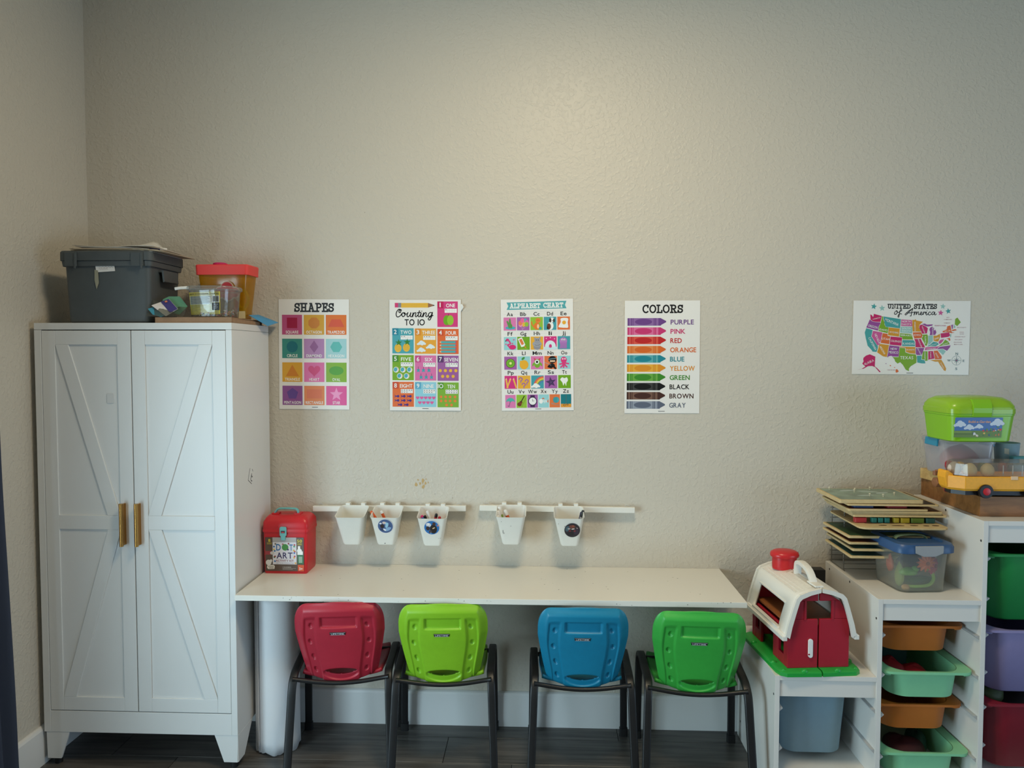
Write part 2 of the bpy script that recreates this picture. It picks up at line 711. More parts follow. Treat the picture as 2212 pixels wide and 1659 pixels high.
ceil = b.build('ceiling', mat('ceiling_paint', (225, 222, 214), 0.7))
ceil['kind'] = 'structure'

# floor: dark grey wood-look planks laid along the wall
floor = MB().box(WALL_X - .12, 3.6, -2.4, WALL_Y, -.03, -.004).build('floor', mat('plank_joint', (26, 25, 24), 0.8))
floor['kind'] = 'structure'
plank_m = wood_mat('grey_plank', (58, 56, 54), (104, 100, 96), axis=0, scale=2.6, rough=0.38, stretch=16)
PW = 0.176
pm = None
row = 0
y1 = WALL_Y
while y1 > 0.2:
    y0 = y1 - PW if row else 2.738
    L = 1.22
    xo = [-0.35, 0.22, -0.75, 0.05, 0.5, -0.2, .3][row % 7]
    x = WALL_X - 1.22 + (xo % L)
    while x < 3.0:
        xa, xb = max(x, WALL_X), min(x + L, 3.0)
        if xb - xa > .02:
            pl = MB().box(-(xb - xa) / 2 + .0008, (xb - xa) / 2 - .0008, -(y1 - y0) / 2 + .0008, (y1 - y0) / 2 - .0008, -.004, 0)
            pl.build('plank', plank_m, floor, bevel=.0012, segs=1, loc=((xa + xb) / 2, (y0 + y1) / 2, 0))
        x += L
    y1 = y0
    row += 1
fl2 = MB().box(WALL_X, 3.6, -2.4, y1, -.004, 0).build('plank_field', plank_m, floor)
fl2['kind'] = 'stuff'

bb = MB().prism([(WALL_Y, 0), (WALL_Y - .015, 0), (WALL_Y - .015, .125), (WALL_Y - .011, .133), (WALL_Y - .004, .137), (WALL_Y, .137)], 'x', WALL_X, 3.6)
bb = bb.build('baseboard_back', white_trim)
bb['kind'] = 'structure'
bl = MB().prism([(WALL_X, 0), (WALL_X + .015, 0), (WALL_X + .015, .125), (WALL_X + .011, .133), (WALL_X + .004, .137), (WALL_X, .137)], 'y', 1.50, WALL_Y - .0155)
bl = bl.build('baseboard_left', white_trim)
bl['kind'] = 'structure'

# patio door set in the left wall, just outside the picture
door = bpy.data.objects.new('door_1', None)
COL.objects.link(door)
door.location = (WALL_X, (DY0 + DY1) / 2, 0)
door['kind'] = 'structure'
door['label'] = 'white framed glass patio door in the side wall'
hw = (DY1 - DY0) / 2
b = MB()
for (a, c) in ((-hw, -hw + .05), (-.03, .03), (hw - .05, hw)):
    b.box(-.10, -.05, a, c, 0, DZ)
b.box(-.10, -.05, -hw, hw, 0, .06)
b.box(-.10, -.05, -hw, hw, DZ - .06, DZ)
b.build('door_frame', white_trim, door, bevel=.003)
glass_m = clear_mat('window_glass', (244, 250, 248), (255, 255, 255), 0.0, 0.0)
for (a, c) in ((-hw + .05, -.03), (.03, hw - .05)):
    MB().box(-.078, -.072, a, c, .06, DZ - .06).build('pane', glass_m, door)

def window(name, label, loc, rz, ww, wh):
    win = bpy.data.objects.new(name, None)
    COL.objects.link(win)
    win.location = loc
    win.rotation_euler = (0, 0, rz)
    win['kind'] = 'structure'
    win['label'] = label
    b_ = MB()
    for (a, c) in ((-ww, -ww + .05), (-.025, .025), (ww - .05, ww)):
        b_.box(a, c, .02, .05, 0, wh)
    b_.box(-ww, ww, .02, .05, 0, .05)
    b_.box(-ww, ww, .02, .05, wh - .05, wh)
    b_.build('window_frame', white_trim, win, bevel=.003)
    for (a, c) in ((-ww + .05, -.025), (.025, ww - .05)):
        MB().box(a, c, .032, .038, .05, wh - .05).build('pane', glass_m, win)


window('window_1', 'wide white framed window in the wall facing the patio door', (3.6, (WX0 + WX1) / 2, WZ0), -PI / 2, (WX1 - WX0) / 2, WZ1 - WZ0)

# slate blue curtain drawn aside beside the door, its edge just enters the picture
cur = thing('curtain', 'dark slate blue curtain hanging by the side wall', 'curtain', (-1.756, 2.18, 0))
b = MB()
rows = []
for iz in range(30):
    z = .02 + iz * (2.16 - .02) / 29
    sp = .151 - .026 * z
    r_ = []
    for k in range(65):
        t = k / 64
        yy = -.15 + (sp + .15) * t
        xx = .018 * math.sin(t * PI * 9 + .4 * math.sin(z * 1.5)) * (1 - .25 * z / 2.2) + .004 * math.sin(z * 4 + t * 20)
        r_.append((xx - .004, yy, z))
    rows.append(r_)
b.loft(rows, False, False, False)
b.build('curtain_cloth', mat('slate_cloth', (52, 60, 78), 0.85, bump=(900, .2, .0005)), cur, smooth=60, solid=.003)
b = MB().tube([(0, -1.2, 2.18), (0, .08, 2.18)], .011, 10)
b.build('curtain_rod', mat('black_rod', (25, 25, 26), .4, metal=.6), cur, smooth=40)
b = MB().obox((-.02, .06, 2.18), (.018, 0, 0), (0, .006, 0), (0, 0, .008))
b.build('rod_bracket', MATS['black_rod'], cur)

# ceiling lamp, above the top of the picture
lamp = thing('ceiling_lamp', 'round flush ceiling lamp with warm white diffuser', 'lamp', (0.12, 1.45, 3.1))
MB().lathe([(.0, 0), (.19, 0), (.19, -.03), (.175, -.045), (0, -.045)], 40, cap0=False, cap1=False).build('lamp_base', mat('brushed_nickel', (170, 165, 155), .35, metal=.9), lamp, smooth=40)
MB().lathe([(.165, -.045), (.165, -.07), (.14, -.105), (.08, -.125), (0, -.13)], 40, cap0=False, cap1=False).build('diffuser', mat('lamp_diffuser', (255, 240, 214), .6, emit=((255, 222, 176), 1.5)), lamp, smooth=60)

# small blemishes on the wall: tan paint chips above the left rail, pencil specks
chipm = mat('tan_chip', (196, 164, 112), .8)
b = MB()
for (px, pz, sc) in ((-.468, .972, 1.1), (-.479, .962, .6), (-.494, .958, .8), (-.458, .962, .6), (-.466, .948, .75), (-.447, .966, .35), (-.487, .976, .4), (-.455, .978, .3)):
    pts = [(px + sc * .0068 * (1 + .5 * random.uniform(-1, 1)) * math.cos(a * PI / 4), pz + sc * .0095 * (1 + .5 * random.uniform(-1, 1)) * math.sin(a * PI / 4)) for a in range(8)]
    b.prism(pts, 'y', WALL_Y - .0012, WALL_Y)
b.build('paint_chip', chipm, wall_back, kind='stuff')
speck = mat('pencil_speck', (48, 46, 48), .8)
b = MB()
for (px, pz) in ((-.69, 2.02), (.12, 1.15), (-.42, .92), (-.35, .905), (.08, .77), (-.52, .73), (.35, .75), (.14, 1.0), (1.12, .96)):
    b.prism([(px - .0009, pz), (px, pz - .0016), (px + .0009, pz), (px, pz + .0016)], 'y', WALL_Y - .0008, WALL_Y)
b.build('speck', speck, wall_back, kind='stuff')

# ================================================================== white wardrobe
cabm = mat('white_lacquer', (222, 223, 222), 0.38, noise=(2.0, .015))
gapm = mat('dark_gap', (40, 38, 36), .9)
CX0, CX1, CY, CB, CZ = -1.770, -1.069, 2.483, 2.822, 1.578
cab = thing('wardrobe', 'tall white wardrobe with barn style braced doors and brass handles', 'wardrobe', ((CX0 + CX1) / 2, (CY + CB) / 2, 0))
ox, oy = (CX0 + CX1) / 2, (CY + CB) / 2


def cl(x, y):
    return x - ox, y - oy


def cbox(x0, x1, y0, y1, z0, z1):
    return MB().box(x0 - ox, x1 - ox, y0 - oy, y1 - oy, z0, z1)


cbox(CX0, CX1, CY, CB, CZ - .0235, CZ).build('top_panel', cabm, cab, bevel=.0012)
cbox(CX0, CX0 + .0245, CY, CB, .1247, CZ - .0245).build('side_panel', cabm, cab, bevel=.001)
sp_r = cbox(CX1 - .0215, CX1, CY, CB, .1247, CZ - .0245).build('side_panel', cabm, cab, bevel=.001)
cbox(CX0 + .0245, CX1 - .0215, CB - .006, CB - .001, .1247, CZ - .0245).build('back_panel', cabm, cab)
cbox(CX0 + .0245, CX1 - .0215, CY + .03, CB - .007, .1247, .20).build('bottom_panel', cabm, cab)
cbox(CX0 + .0247, CX1 - .0217, CY + .0005, CY + .018, .1247, .2015).build('plinth', cabm, cab, bevel=.001)


def wardrobe_door(x0, x1, mirror):
    z0, z1 = .2045, 1.5515
    d = cbox(x0, x1, CY + .0055, CY + .02, z0, z1).build('door', cabm, cab, bevel=.0008)
    fy0, fy1 = CY + .0005, CY + .0056
    st = .0475

    def piece(nm, poly):
        MB().prism([(p[0] - ox, p[1]) for p in poly], 'y', fy0 - oy, fy1 - oy).build(nm, cabm, d, bevel=.0012, segs=2)

    def rect(a, bb_, c, dd):
        return [(a, c), (bb_, c), (bb_, dd), (a, dd)]
    piece('stile', rect(x0, x0 + st, z0, z1))
    piece('stile', rect(x1 - st, x1, z0, z1))
    ra, rb = x0 + st, x1 - st
    piece('rail', rect(ra, rb, z1 - .049, z1))
    piece('rail', rect(ra, rb, .854, .904))
    piece('rail', rect(ra, rb, z0, z0 + .049))
    bw = .047
    up0, up1, lo0, lo1 = .904, z1 - .049, z0 + .049, .854
    if mirror:   # right-hand door
        piece('brace', [(rb - bw, up1), (rb, up1), (ra + bw, up0), (ra, up0)])
        piece('brace', [(ra, lo1), (ra + bw, lo1), (rb, lo0), (rb - bw, lo0)])
        hx = x0 + .018
    else:
        piece('brace', [(ra, up1), (ra + bw, up1), (rb, up0), (rb - bw, up0)])
        piece('brace', [(rb - bw, lo1), (rb, lo1), (ra + bw, lo0), (ra, lo0)])
        hx = x1 - .032
    hb = MB()
    hb.tube([(hx - ox, CY - .024 - oy, .801), (hx - ox, CY - .024 - oy, .951)], .0065, 14)
    hb.box(hx - .004 - ox, hx + .004 - ox, CY - .02 - oy, CY + .001 - oy, .8035, .9485)
    ho = hb.build('handle', mat('brushed_brass', (188, 142, 78), .3, metal=1.0, bump=(300, .1, .0003)), d, smooth=40)
    ho['label'] = 'brushed brass bar handle'
    return d


dl = wardrobe_door(CX0 + .026, -1.4275, False)
dr = wardrobe_door(-1.4240, CX1 - .0228, True)
dr['label'] = 'wardrobe door slightly proud at the middle gap'
# clear plastic plate left on the left door
MB().prism([(p[0] - 1.5045 - ox, p[1] + 1.316) for p in rrect(.026, .036, .006)], 'y', CY + .0035 - oy, CY + .0054 - oy).build(
    'adhesive_plate', mat('clear_plate', (214, 215, 215), .15), dl, bevel=.0006)
# scribbled pencil marks on the side panel
sm = mat('pencil_mark', (62, 62, 68), .8)
sb = MB()


def side_line(pts, w=.0011):
    for (a, c) in zip(pts, pts[1:]):
        d_ = Vector((c[0] - a[0], c[1] - a[1]))
        n_ = Vector((-d_.y, d_.x)).normalized() * w
        q = [(a[0] + n_.x, a[1] + n_.y), (c[0] + n_.x, c[1] + n_.y), (c[0] - n_.x, c[1] - n_.y), (a[0] - n_.x, a[1] - n_.y)]
        sb.prism([(p[0] - oy, p[1]) for p in q], 'x', CX1 - ox, CX1 + .0003 - ox)


side_line([(2.624, 1.052), (2.605, 1.011), (2.637, .992)])
side_line([(2.646, 1.045), (2.650, 1.036)])
side_line([(2.639, 1.030), (2.634, 1.020), (2.629, 1.010), (2.634, 1.003), (2.642, 1.002)], .0016)
side_line([(2.637, 1.025), (2.640, 1.016), (2.647, 1.018)], .0014)
sb.build('scribble', sm, sp_r)


def cab_leg(x0, x1, y0, y1, sx, sy):
    """tapered sheet bracket foot: two plates meeting at the outer corner, x0/y0 is the outer corner"""
    zt, zb = .1247, .027
    b_ = MB()
    fx = x0 + sx * .085
    bx = x0 + sx * .052
    b_.prism([(x0 - ox, zt), (fx - ox, zt), (bx - ox, zb), (x0 + sx * .003 - ox, zb)], 'y', y0 - oy, y0 + sy * .008 - oy)
    fy = y0 + sy * .13
    by = y0 + sy * .055
    b_.prism([(y0 - oy, zt), (fy - oy, zt), (by - oy, zb), (y0 + sy * .003 - oy, zb)], 'x', x0 - ox, x0 + sx * .008 - ox)
    lg = b_.build('leg', cabm, cab, bevel=.0008, segs=1)
    MB().lathe([(.013, 0), (.013, .022), (.006, .022), (.006, .05)], 14, (x0 + sx * .026 - ox, y0 + sy * .026 - oy, 0)).build('glide', mat('black_rubber', (22, 22, 23), .6), lg, smooth=40)


cab_leg(CX0 + .006, 0, CY + .002, 0, 1, 1)
cab_leg(CX1, 0, CY + .002, 0, -1, 1)
cab_leg(CX0 + .006, 0, CB - .002, 0, 1, -1)
cab_leg(CX1, 0, CB - .002, 0, -1, -1)

# ================================================================== white wall desk
DX0, DX1, DYF, DZT = -1.060, 0.690, 2.452, .6375
deskm = mat('white_melamine', (228, 225, 216), 0.3, noise=(1.5, .02))
desk = thing('wall_desk', 'long white laminate desk board fixed along the wall', 'desk', ((DX0 + DX1) / 2, (DYF + WALL_Y) / 2, DZT))
dxc, dyc = (DX0 + DX1) / 2, (DYF + WALL_Y) / 2
bd = MB().box(DX0 - dxc, DX1 - dxc, DYF - dyc, WALL_Y - .001 - dyc, -.019, 0).build('desk_board', deskm, desk, bevel=.001)
b = MB()
random.seed(11)
for k in range(26):
    px = random.uniform(DX0 + .05, DX1 - .05) - dxc
    pz = random.uniform(-.018, -.001)
    r_ = random.uniform(.0007, .002)
    b.prism([(px - r_ * random.uniform(.6, 2), pz), (px, pz - r_ * .7), (px + r_, pz), (px, pz + r_ * .8)], 'y', DYF - .0003 - dyc, DYF + .0002 - dyc)
for k in range(34):
    px = random.uniform(DX0 + .2, DX1 - .05) - dxc
    py = random.uniform(DYF + .01, WALL_Y - .03) - dyc
    r_ = random.uniform(.0008, .0022)
    b.prism([(px - r_ * 1.6, py), (px, py - r_ * .6), (px + r_, py), (px, py + r_ * .7)], 'z', .0, .0003)
b.build('chip_mark', mat('chip_mark', (95, 88, 80), .8), bd, kind='stuff')
MB().box(-1.0 - dxc, .6 - dxc, WALL_Y - .021 - dyc, WALL_Y - .001 - dyc, -.066, -.0195).build('wall_cleat', mat('cleat_paint', (198, 197, 190), .5), desk, bevel=.001)

# white paper roll standing under the desk
roll = thing('paper_roll', 'wide white paper roll standing upright under the desk', 'paper roll', (-.9845, 2.650, 0))
b = MB()
prof = []
for k in range(150):
    t = k / 149
    a = -PI * .9 + t * 2 * PI * 2.1
    r_ = .0815 - .010 * (1 - t)
    prof.append((r_ * math.cos(a), r_ * math.sin(a)))
rows = []
random.seed(3)
for iz in range(14):
    z = .002 + .592 * iz / 13
    crush = max(0, 1 - iz / 1.6) * .004
    rows.append([(p[0] * (1 + crush * math.sin(k * .9) * 4), p[1] * (1 + crush * math.cos(k * 1.3) * 4), z + (crush * 1.6 * (1 + math.sin(k * .55 + 1)) if iz == 0 else 0)) for k, p in enumerate(prof)])
b.loft(rows, False, False, False)
b.build('rolled_paper', mat('white_roll_paper', (226, 227, 230), .6), roll, smooth=50, solid=.0012)

# ================================================================== chairs
CHW = .1535


def back_width(t):
    w = .121 + (.1535 - .121) * min(1, (max(t, 0) / .62)) ** .8
    if t > .70:
        k = (t - .70) / .30
        w *= .70 + .30 * math.sqrt(max(0, 1 - k ** 2.4))
    return w


def sstep(a, b_, x):
    k = min(1, max(0, (x - a) / (b_ - a)))
    return k * k * (3 - 2 * k)


def seg_mask(x, lo, hi, e):
    return sstep(lo - e, lo + e, x) * (1 - sstep(hi - e, hi + e, x))


def chair_back_mesh():
    NX, NT = 120, 128
    hx, hz, hc = .057, .0105, .128     # hand hole half size, centre t
    H = .273
    pos, keep = [], []

    def surf(s_, t_):
        w = back_width(t_)
        x = s_ * w
        z = .345 + H * t_ + .006 * (1 - s_ * s_) * sstep(.5, 1, t_)
        z -= .024 * (1 - s_ * s_) * (1 - sstep(0, .45, t_))
        y = -.125 - .080 * t_ - .012 * math.sin(PI * t_) * .4
        y += .020 * s_ * s_
        # distance to outline, roughly
        de = min((1 - abs(s_)) * w, (1 - t_) * H + .0)
        h = .016 * sstep(0, .030, de)
        # raised centre and dished side channels
        ax = abs(x)
        ch_c = .101 - .018 * (1 - sstep(0, .55, t_)) - .006 * sstep(.55, .9, t_)
        dch = seg_mask(ax, ch_c - .019, ch_c + .019, .0028) * (1 - sstep(.78, .84, t_ + .6 * max(0, ax - ch_c)))
        h -= .0065 * dch
        for (tt, off) in ((.71, -.003), (.49, .0), (.285, .0), (.12, .002)):
            dx, dz = ax - (ch_c + off), (t_ - tt) * H
            q = math.sqrt((dx / .0085) ** 2 + (dz / .0115) ** 2)
            h -= .0065 * (1 - sstep(.45, 1.0, q))
        # moulded grip recess at the top
        hr = seg_mask(x, -.061, .061, .0035) * seg_mask(t_ * H, .755 * H - .0175, .755 * H + .0175, .0035)
        h -= .009 * hr
        # lip under the hand hole
        q = math.sqrt((x / (hx + .009)) ** 2 + (((t_ - hc) * H + .0075) / (hz + .0105)) ** 2)
        h -= .006 * (1 - sstep(.80, 1.0, q))
        return (x, y - h + .008, z)

    grid = []
    for j in range(NT + 1):
        t = j / NT
        t = t ** 1.3
        rowi = []
        for i in range(NX + 1):
            s_ = -1 + 2 * i / NX
            s_ = math.copysign(1 - (1 - abs(s_)) ** 1.25, s_)
            rowi.append([s_, t])
        grid.append(rowi)

    def q_of(s_, t_):
        return math.hypot(s_ * back_width(t_) / hx, (t_ - hc) * H / hz)
    # cut the hand hole: drop cells wholly inside it, slide the remaining inner vertices out to its rim
    qs = [[q_of(*g) for g in r_] for r_ in grid]
    cells = [(j, i) for j in range(NT) for i in range(NX) if not all(qs[jj][ii] < 1 for jj, ii in ((j, i), (j, i + 1), (j + 1, i), (j + 1, i + 1)))]
    for (j, i) in cells:
        for jj, ii in ((j, i), (j, i + 1), (j + 1, i), (j + 1, i + 1)):
            q = qs[jj][ii]
            if q < .999:
                g = grid[jj][ii]
                x, dz = g[0] * back_width(g[1]) / q, (g[1] - hc) / q
                g[1] = hc + dz
                g[0] = x / back_width(g[1])
                qs[jj][ii] = 1.0
    b_ = MB()
    vs = [surf(*g) for r_ in grid for g in r_]
    fs = [[j * (NX + 1) + i, j * (NX + 1) + i + 1, (j + 1) * (NX + 1) + i + 1, (j + 1) * (NX + 1) + i] for (j, i) in cells]
    b_.add(vs, fs)
    return b_


def make_chair(name, label, x, y, rz, colname, col):
    c = thing(name, label, 'chair', (x, y, 0), rz, 'kids stacking chairs at the wall desk')
    pm_ = mat(colname, col, .42, noise=(60, .03), bump=(900, .12, .0004))
    bo = chair_back_mesh().build('backrest', pm_, c, smooth=70, solid=.007, offset=-1)
    # seat shell
    NX, NR = 28, 24
    b_ = MB()
    rings_ = []
    for j in range(NR + 1):
        t = j / NR
        r_ = []
        yy = -.104 + .264 * t
        for i in range(NX + 1):
            s_ = -1 + 2 * i / NX
            w = .136 + .012 * sstep(0, .6, t) - .02 * sstep(.85, 1, t) * abs(s_) ** 6
            z = .338 + .012 * t - .008 * math.sin(PI * t) + .016 * abs(s_) ** 3 * (1 - .5 * t) - .03 * sstep(.86, 1.08, t)
            r_.append((s_ * w, yy, z))
        rings_.append(r_)
    b_.loft(rings_, False, False, False)
    b_.build('seat', pm_, c, smooth=60, solid=.012, offset=-1, bevel=0)
    fm = mat('black_powder_coat', (24, 24, 26), .42, noise=(80, .05))
    for sx in (-1, 1):
        back_path = smooth_path([(sx * .177, -.208, .004), (sx * .173, -.188, .12), (sx * .168, -.166, .25), (sx * .1655, -.152, .318), (sx * .163, -.128, .348), (sx * .1635, -.09, .355), (sx * .166, .0, .355)], 6)
        lg = MB().tube(back_path, .0135, 12, r2=.0085, up=(1, 0, 0), square=True).build('leg', fm, c, smooth=50)
        MB().tube([(sx * .1772, -.209, 0), (sx * .1762, -.204, .03)], .0148, 12, r2=.0105, up=(1, 0, 0), square=True).build('foot_cap', mat('black_rubber', (22, 22, 23), .6), lg, smooth=50)
        front_path = smooth_path([(sx * .166, .0, .355), (sx * .168, .09, .355), (sx * .170, .125, .347), (sx * .1715, .146, .320), (sx * .173, .157, .25), (sx * .175, .164, .12), (sx * .176, .168, .004)], 6)
        lg = MB().tube(front_path, .0135, 12, r2=.0085, up=(1, 0, 0), square=True).build('leg', fm, c, smooth=50)
        MB().tube([(sx * .176, .168, 0), (sx * .176, .167, .03)], .0155, 12, r2=.0105, up=(1, 0, 0), square=True).build('foot_cap', MATS['black_rubber'], lg, smooth=50)
    cb = smooth_path([(-.166, -.149, .342), (-.14, -.144, .336), (-.07, -.142, .325), (0, -.142, .321), (.07, -.142, .325), (.14, -.144, .336), (.166, -.149, .342)], 5)
    MB().tube(cb, .0075, 8, up=(0, 0, 1), r2=.008).build('crossbar', fm, c, smooth=50)
    MB().tube([(-.166, .09, .345), (.166, .09, .345)], .008, 8).build('crossbar', fm, c, smooth=50)
    # moulded brand plate
    # tangent of the back surface at the plate
    tp = .615
    y_s = -.125 - .080 * tp - .0048 * math.sin(PI * tp) - .016 + .008
    zc = .345 + .273 * tp
    M = Matrix.Translation((-.003, y_s - .0006, zc)) @ Matrix.Rotation(math.radians(90 + 16.4), 4, 'X')
    pb = MB().prism([(-.0275, .0055), (-.025, -.0055), (.025, -.0055), (.0275, .0055)], 'z', -.0012, .001)
    pl_ = pb.xf(M).build('name_plate', mat('black_plate', (18, 18, 20), .35), c, bevel=.0003, segs=1)
    pl_['label'] = 'black name plate reading LIFETIME'
    tb = MB()
    for a, c_ in (((-.0262, .0043), (.0262, .0043)), ((-.0243, -.0043), (.0243, -.0043))):
        tb.obox(((a[0] + c_[0]) / 2, a[1], .0011), ((c_[0] - a[0]) / 2, 0, 0), (0, .0004, 0), (0, 0, .00015))
    text_into(tb, 'LIFETIME', 0, -.0026, .044, .0052, .0012, bold=True)
    tb.xf(M).build('lettering', mat('silver_print', (200, 200, 205), .3), pl_)
    return c
# ------------------------------------------------------------------ the four chairs
make_chair('kids_chair', 'crimson red plastic kids chair with black legs at the desk', -.716, 2.627, math.radians(6.5), 'red_plastic', (178, 40, 58))
make_chair('kids_chair', 'lime yellow-green plastic kids chair with black legs at the desk', -.348, 2.628, math.radians(3.5), 'lime_plastic', (140, 196, 38))
make_chair('kids_chair', 'teal blue plastic kids chair with black legs at the desk', .141, 2.612, math.radians(0), 'blue_plastic', (18, 128, 164))
make_chair('kids_chair', 'kelly green plastic kids chair with black legs beside the storage steps', .5345, 2.590, math.radians(-3), 'green_plastic', (58, 172, 66))

# ================================================================== stepped storage frame
TX, TY, TB = .7597, 2.369, 2.809
TP, TT = .324, .0155
TZ = [.4268, .6827, .9401, .9401]
tro = thing('stepped_shelf', 'white stepped shelf unit with slots for plastic tubs', 'shelf', (TX, TY, 0))
trom = mat('white_foil_board', (224, 221, 215), .42, noise=(2, .02))
runm = clear_mat('runner_plastic', (250, 250, 250), (236, 238, 240), .75, .2)
screwm = mat('screw_hole', (45, 43, 42), .6)
TD = TB - TY
panels = []
for k in range(4):
    x0 = k * TP
    pnl = MB().box(x0, x0 + TT, 0, TD, 0, TZ[k]).build('side_panel', trom, tro, bevel=.0008)
    panels.append(pnl)
for k, (yy, zz) in enumerate(((.012, TZ[0] - .066), (.40, TZ[0] - .02), (.012, .07), (.40, .07))):
    MB().lathe([(.004, -.0006), (.004, 0)], 10, (0, yy, zz), axis='x').build('screw', screwm, panels[0])
for k in (1, 2):
    for (yy, zz) in ((.012, TZ[k] - .066), (.22, TZ[k] - .012), (.40, TZ[k] - .02)):
        MB().lathe([(.004, -.0006), (.004, 0)], 10, (k * TP, yy, zz), axis='x').build('screw', screwm, panels[k])
for k in range(3):
    xa, xb = k * TP + TT, (k + 1) * TP
    MB().box(xa, xb, .0005, TD, TZ[k] - .0155, TZ[k]).build('top_board', trom, tro, bevel=.0008)
    MB().box(xa, xb, .006, .021, TZ[k] - .071, TZ[k] - .016).build('front_rail', trom, tro, bevel=.0008)
    MB().box(xa, xb, TD - .02, TD - .004, TZ[k] - .071, TZ[k] - .016).build('rear_rail', trom, tro, bevel=.0008)
    MB().box(xa, xb, .004, TD, .068, .084).build('bottom_board', trom, tro, bevel=.0008)
    MB().box(xa, xb, .03, .045, 0, .067).build('toe_board', trom, tro, bevel=.0008)


def runner(bay, z):
    for side in (0, 1):
        b_ = MB()
        if side == 0:
            xa = bay * TP + TT
            poly = [(xa, z), (xa + .012, z), (xa + .012, z - .003), (xa, z - .014)]
        else:
            xa = (bay + 1) * TP
            poly = [(xa, z), (xa - .012, z), (xa - .012, z - .003), (xa, z - .014)]
        b_.prism(poly, 'y', .006, TD - .02)
        b_.build('runner', runm, tro)


BAY2 = [.566, .435, .303, .163]
for z in (.318, .185):
    runner(0, z)
for z in BAY2:
    runner(1, z)
for z in (.82, .69, .572, .45, .335, .21):
    runner(2, z)

TUBW = .2945


def storage_tub(name, label, bay, yfront, ztop, h, colname, col, group=None):
    """plastic tub with wide flanged rim sliding on the runners"""
    xc = TX + bay * TP + (TT + TP) / 2
    D_ = .40
    t = thing(name, label, 'storage tub', (xc, yfront + D_ / 2, ztop - h), 0, group)
    pm_ = mat(colname, col, .5, noise=(40, .02))
    big = h > .15
    w1, d1 = .228, .385
    w0, d0 = (.206, .34) if big else (.214, .355)
    b_ = MB()
    tub(b_, w0, d0, w1, d1, h - .003, .055, .06, .0025, 8)
    b_.build('tub_body', pm_, t, smooth=50)
    # flange: wide at the sides, thin at front, small down-turned lip and notches
    rings_ = [ring(rrect(w1 - .003, d1 - .003, .058, 8), h - .003), ring(rrect(TUBW, D_, .035, 8), h - .003), ring(rrect(TUBW, D_, .035, 8), h - .011),
              ring(rrect(TUBW - .006, D_ - .006, .033, 8), h - .012), ring(rrect(TUBW - .006, D_ - .006, .033, 8), h - .006), ring(rrect(w1 + .002, d1 + .002, .06, 8), h - .006)]
    fl = MB().loft([[tuple(p) for p in r_] for r_ in rings_], False, False, True)
    fl.build('rim', pm_, t, smooth=35)
    for sx in (-1, 1):
        MB().prism([(sx * (w1 / 2 + .004), h - .007), (sx * (TUBW / 2 - .008), h - .007), (sx * (TUBW / 2 - .012), h - .017), (sx * (w1 / 2 + .012), h - .019), (sx * (w1 / 2 + .002), h - .019)], 'y', -D_ / 2 + .012, -D_ / 2 + .03).build('rim_stop', pm_, t)
    return t


storage_tub('storage_tub', 'deep powder blue storage tub under the toy barn', 0, 2.455, .335, .229, 'tub_blue', (140, 172, 190))
storage_tub('storage_tub', 'shallow orange storage tub directly under the middle step top', 1, 2.434, .577, .097, 'tub_orange', (206, 116, 44))
m1 = storage_tub('storage_tub', 'shallow mint green tub holding red toys, between two orange tubs', 1, 2.376, .446, .097, 'tub_mint', (136, 206, 158))
storage_tub('storage_tub', 'shallow orange storage tub between two mint green tubs', 1, 2.43, .314, .097, 'tub_orange', (206, 116, 44))
m2 = storage_tub('storage_tub', 'shallow mint green tub at the bottom of the orange and mint stack', 1, 2.384, .174, .097, 'tub_mint', (136, 206, 158))
storage_tub('storage_tub', 'deep emerald green storage tub above a lilac tub', 2, 2.385, .832, .229, 'tub_green', (30, 132, 66))
storage_tub('storage_tub', 'deep lilac storage tub between green and dark red tubs', 2, 2.385, .584, .22, 'tub_lilac', (140, 132, 176))
storage_tub('storage_tub', 'deep dark red storage tub beneath a lilac tub', 2, 2.375, .346, .229, 'tub_red', (128, 24, 40))
# ================================================================== posters on the wall
paperm = mat('poster_paper', (238, 235, 230), .3, spec=.5)
WHT = (244, 243, 240)
BLK = (20, 16, 20)


def poster(label, x, z, rot, w, h, lift=.0022):
    o = thing('poster', label, 'poster', (x, WALL_Y - lift, z), group='learning posters pinned along the wall', rot=(PI / 2, 0, 0))
    o.rotation_euler = Matrix.Rotation(PI / 2, 4, 'X').to_euler()
    o.matrix_world = Matrix.Translation((x, WALL_Y - lift, z)) @ Matrix.Rotation(-rot, 4, 'Y') @ Matrix.Rotation(PI / 2, 4, 'X')
    b_ = MB()
    nx, ny = 12, 16
    rows_ = []
    for j in range(ny + 1):
        r_ = []
        for i in range(nx + 1):
            u, v = -1 + 2 * i / nx, -1 + 2 * j / ny
            r_.append((u * w / 2, v * h / 2, -.0004))
        rows_.append(r_)
    b_.loft(rows_, False, False, False)
    b_.build('sheet', paperm, o, solid=.0004, offset=-1)
    for (sx, sy) in ((-1, 1), (1, 1), (-1, -1), (1, -1)):
        MB().box(sx * w * .46 - .006, sx * w * .46 + .006, sy * h * .47 - .005, sy * h * .47 + .005, -lift, -.0009).build('adhesive_dot', mat('putty', (230, 232, 235), .7), o)
    return o


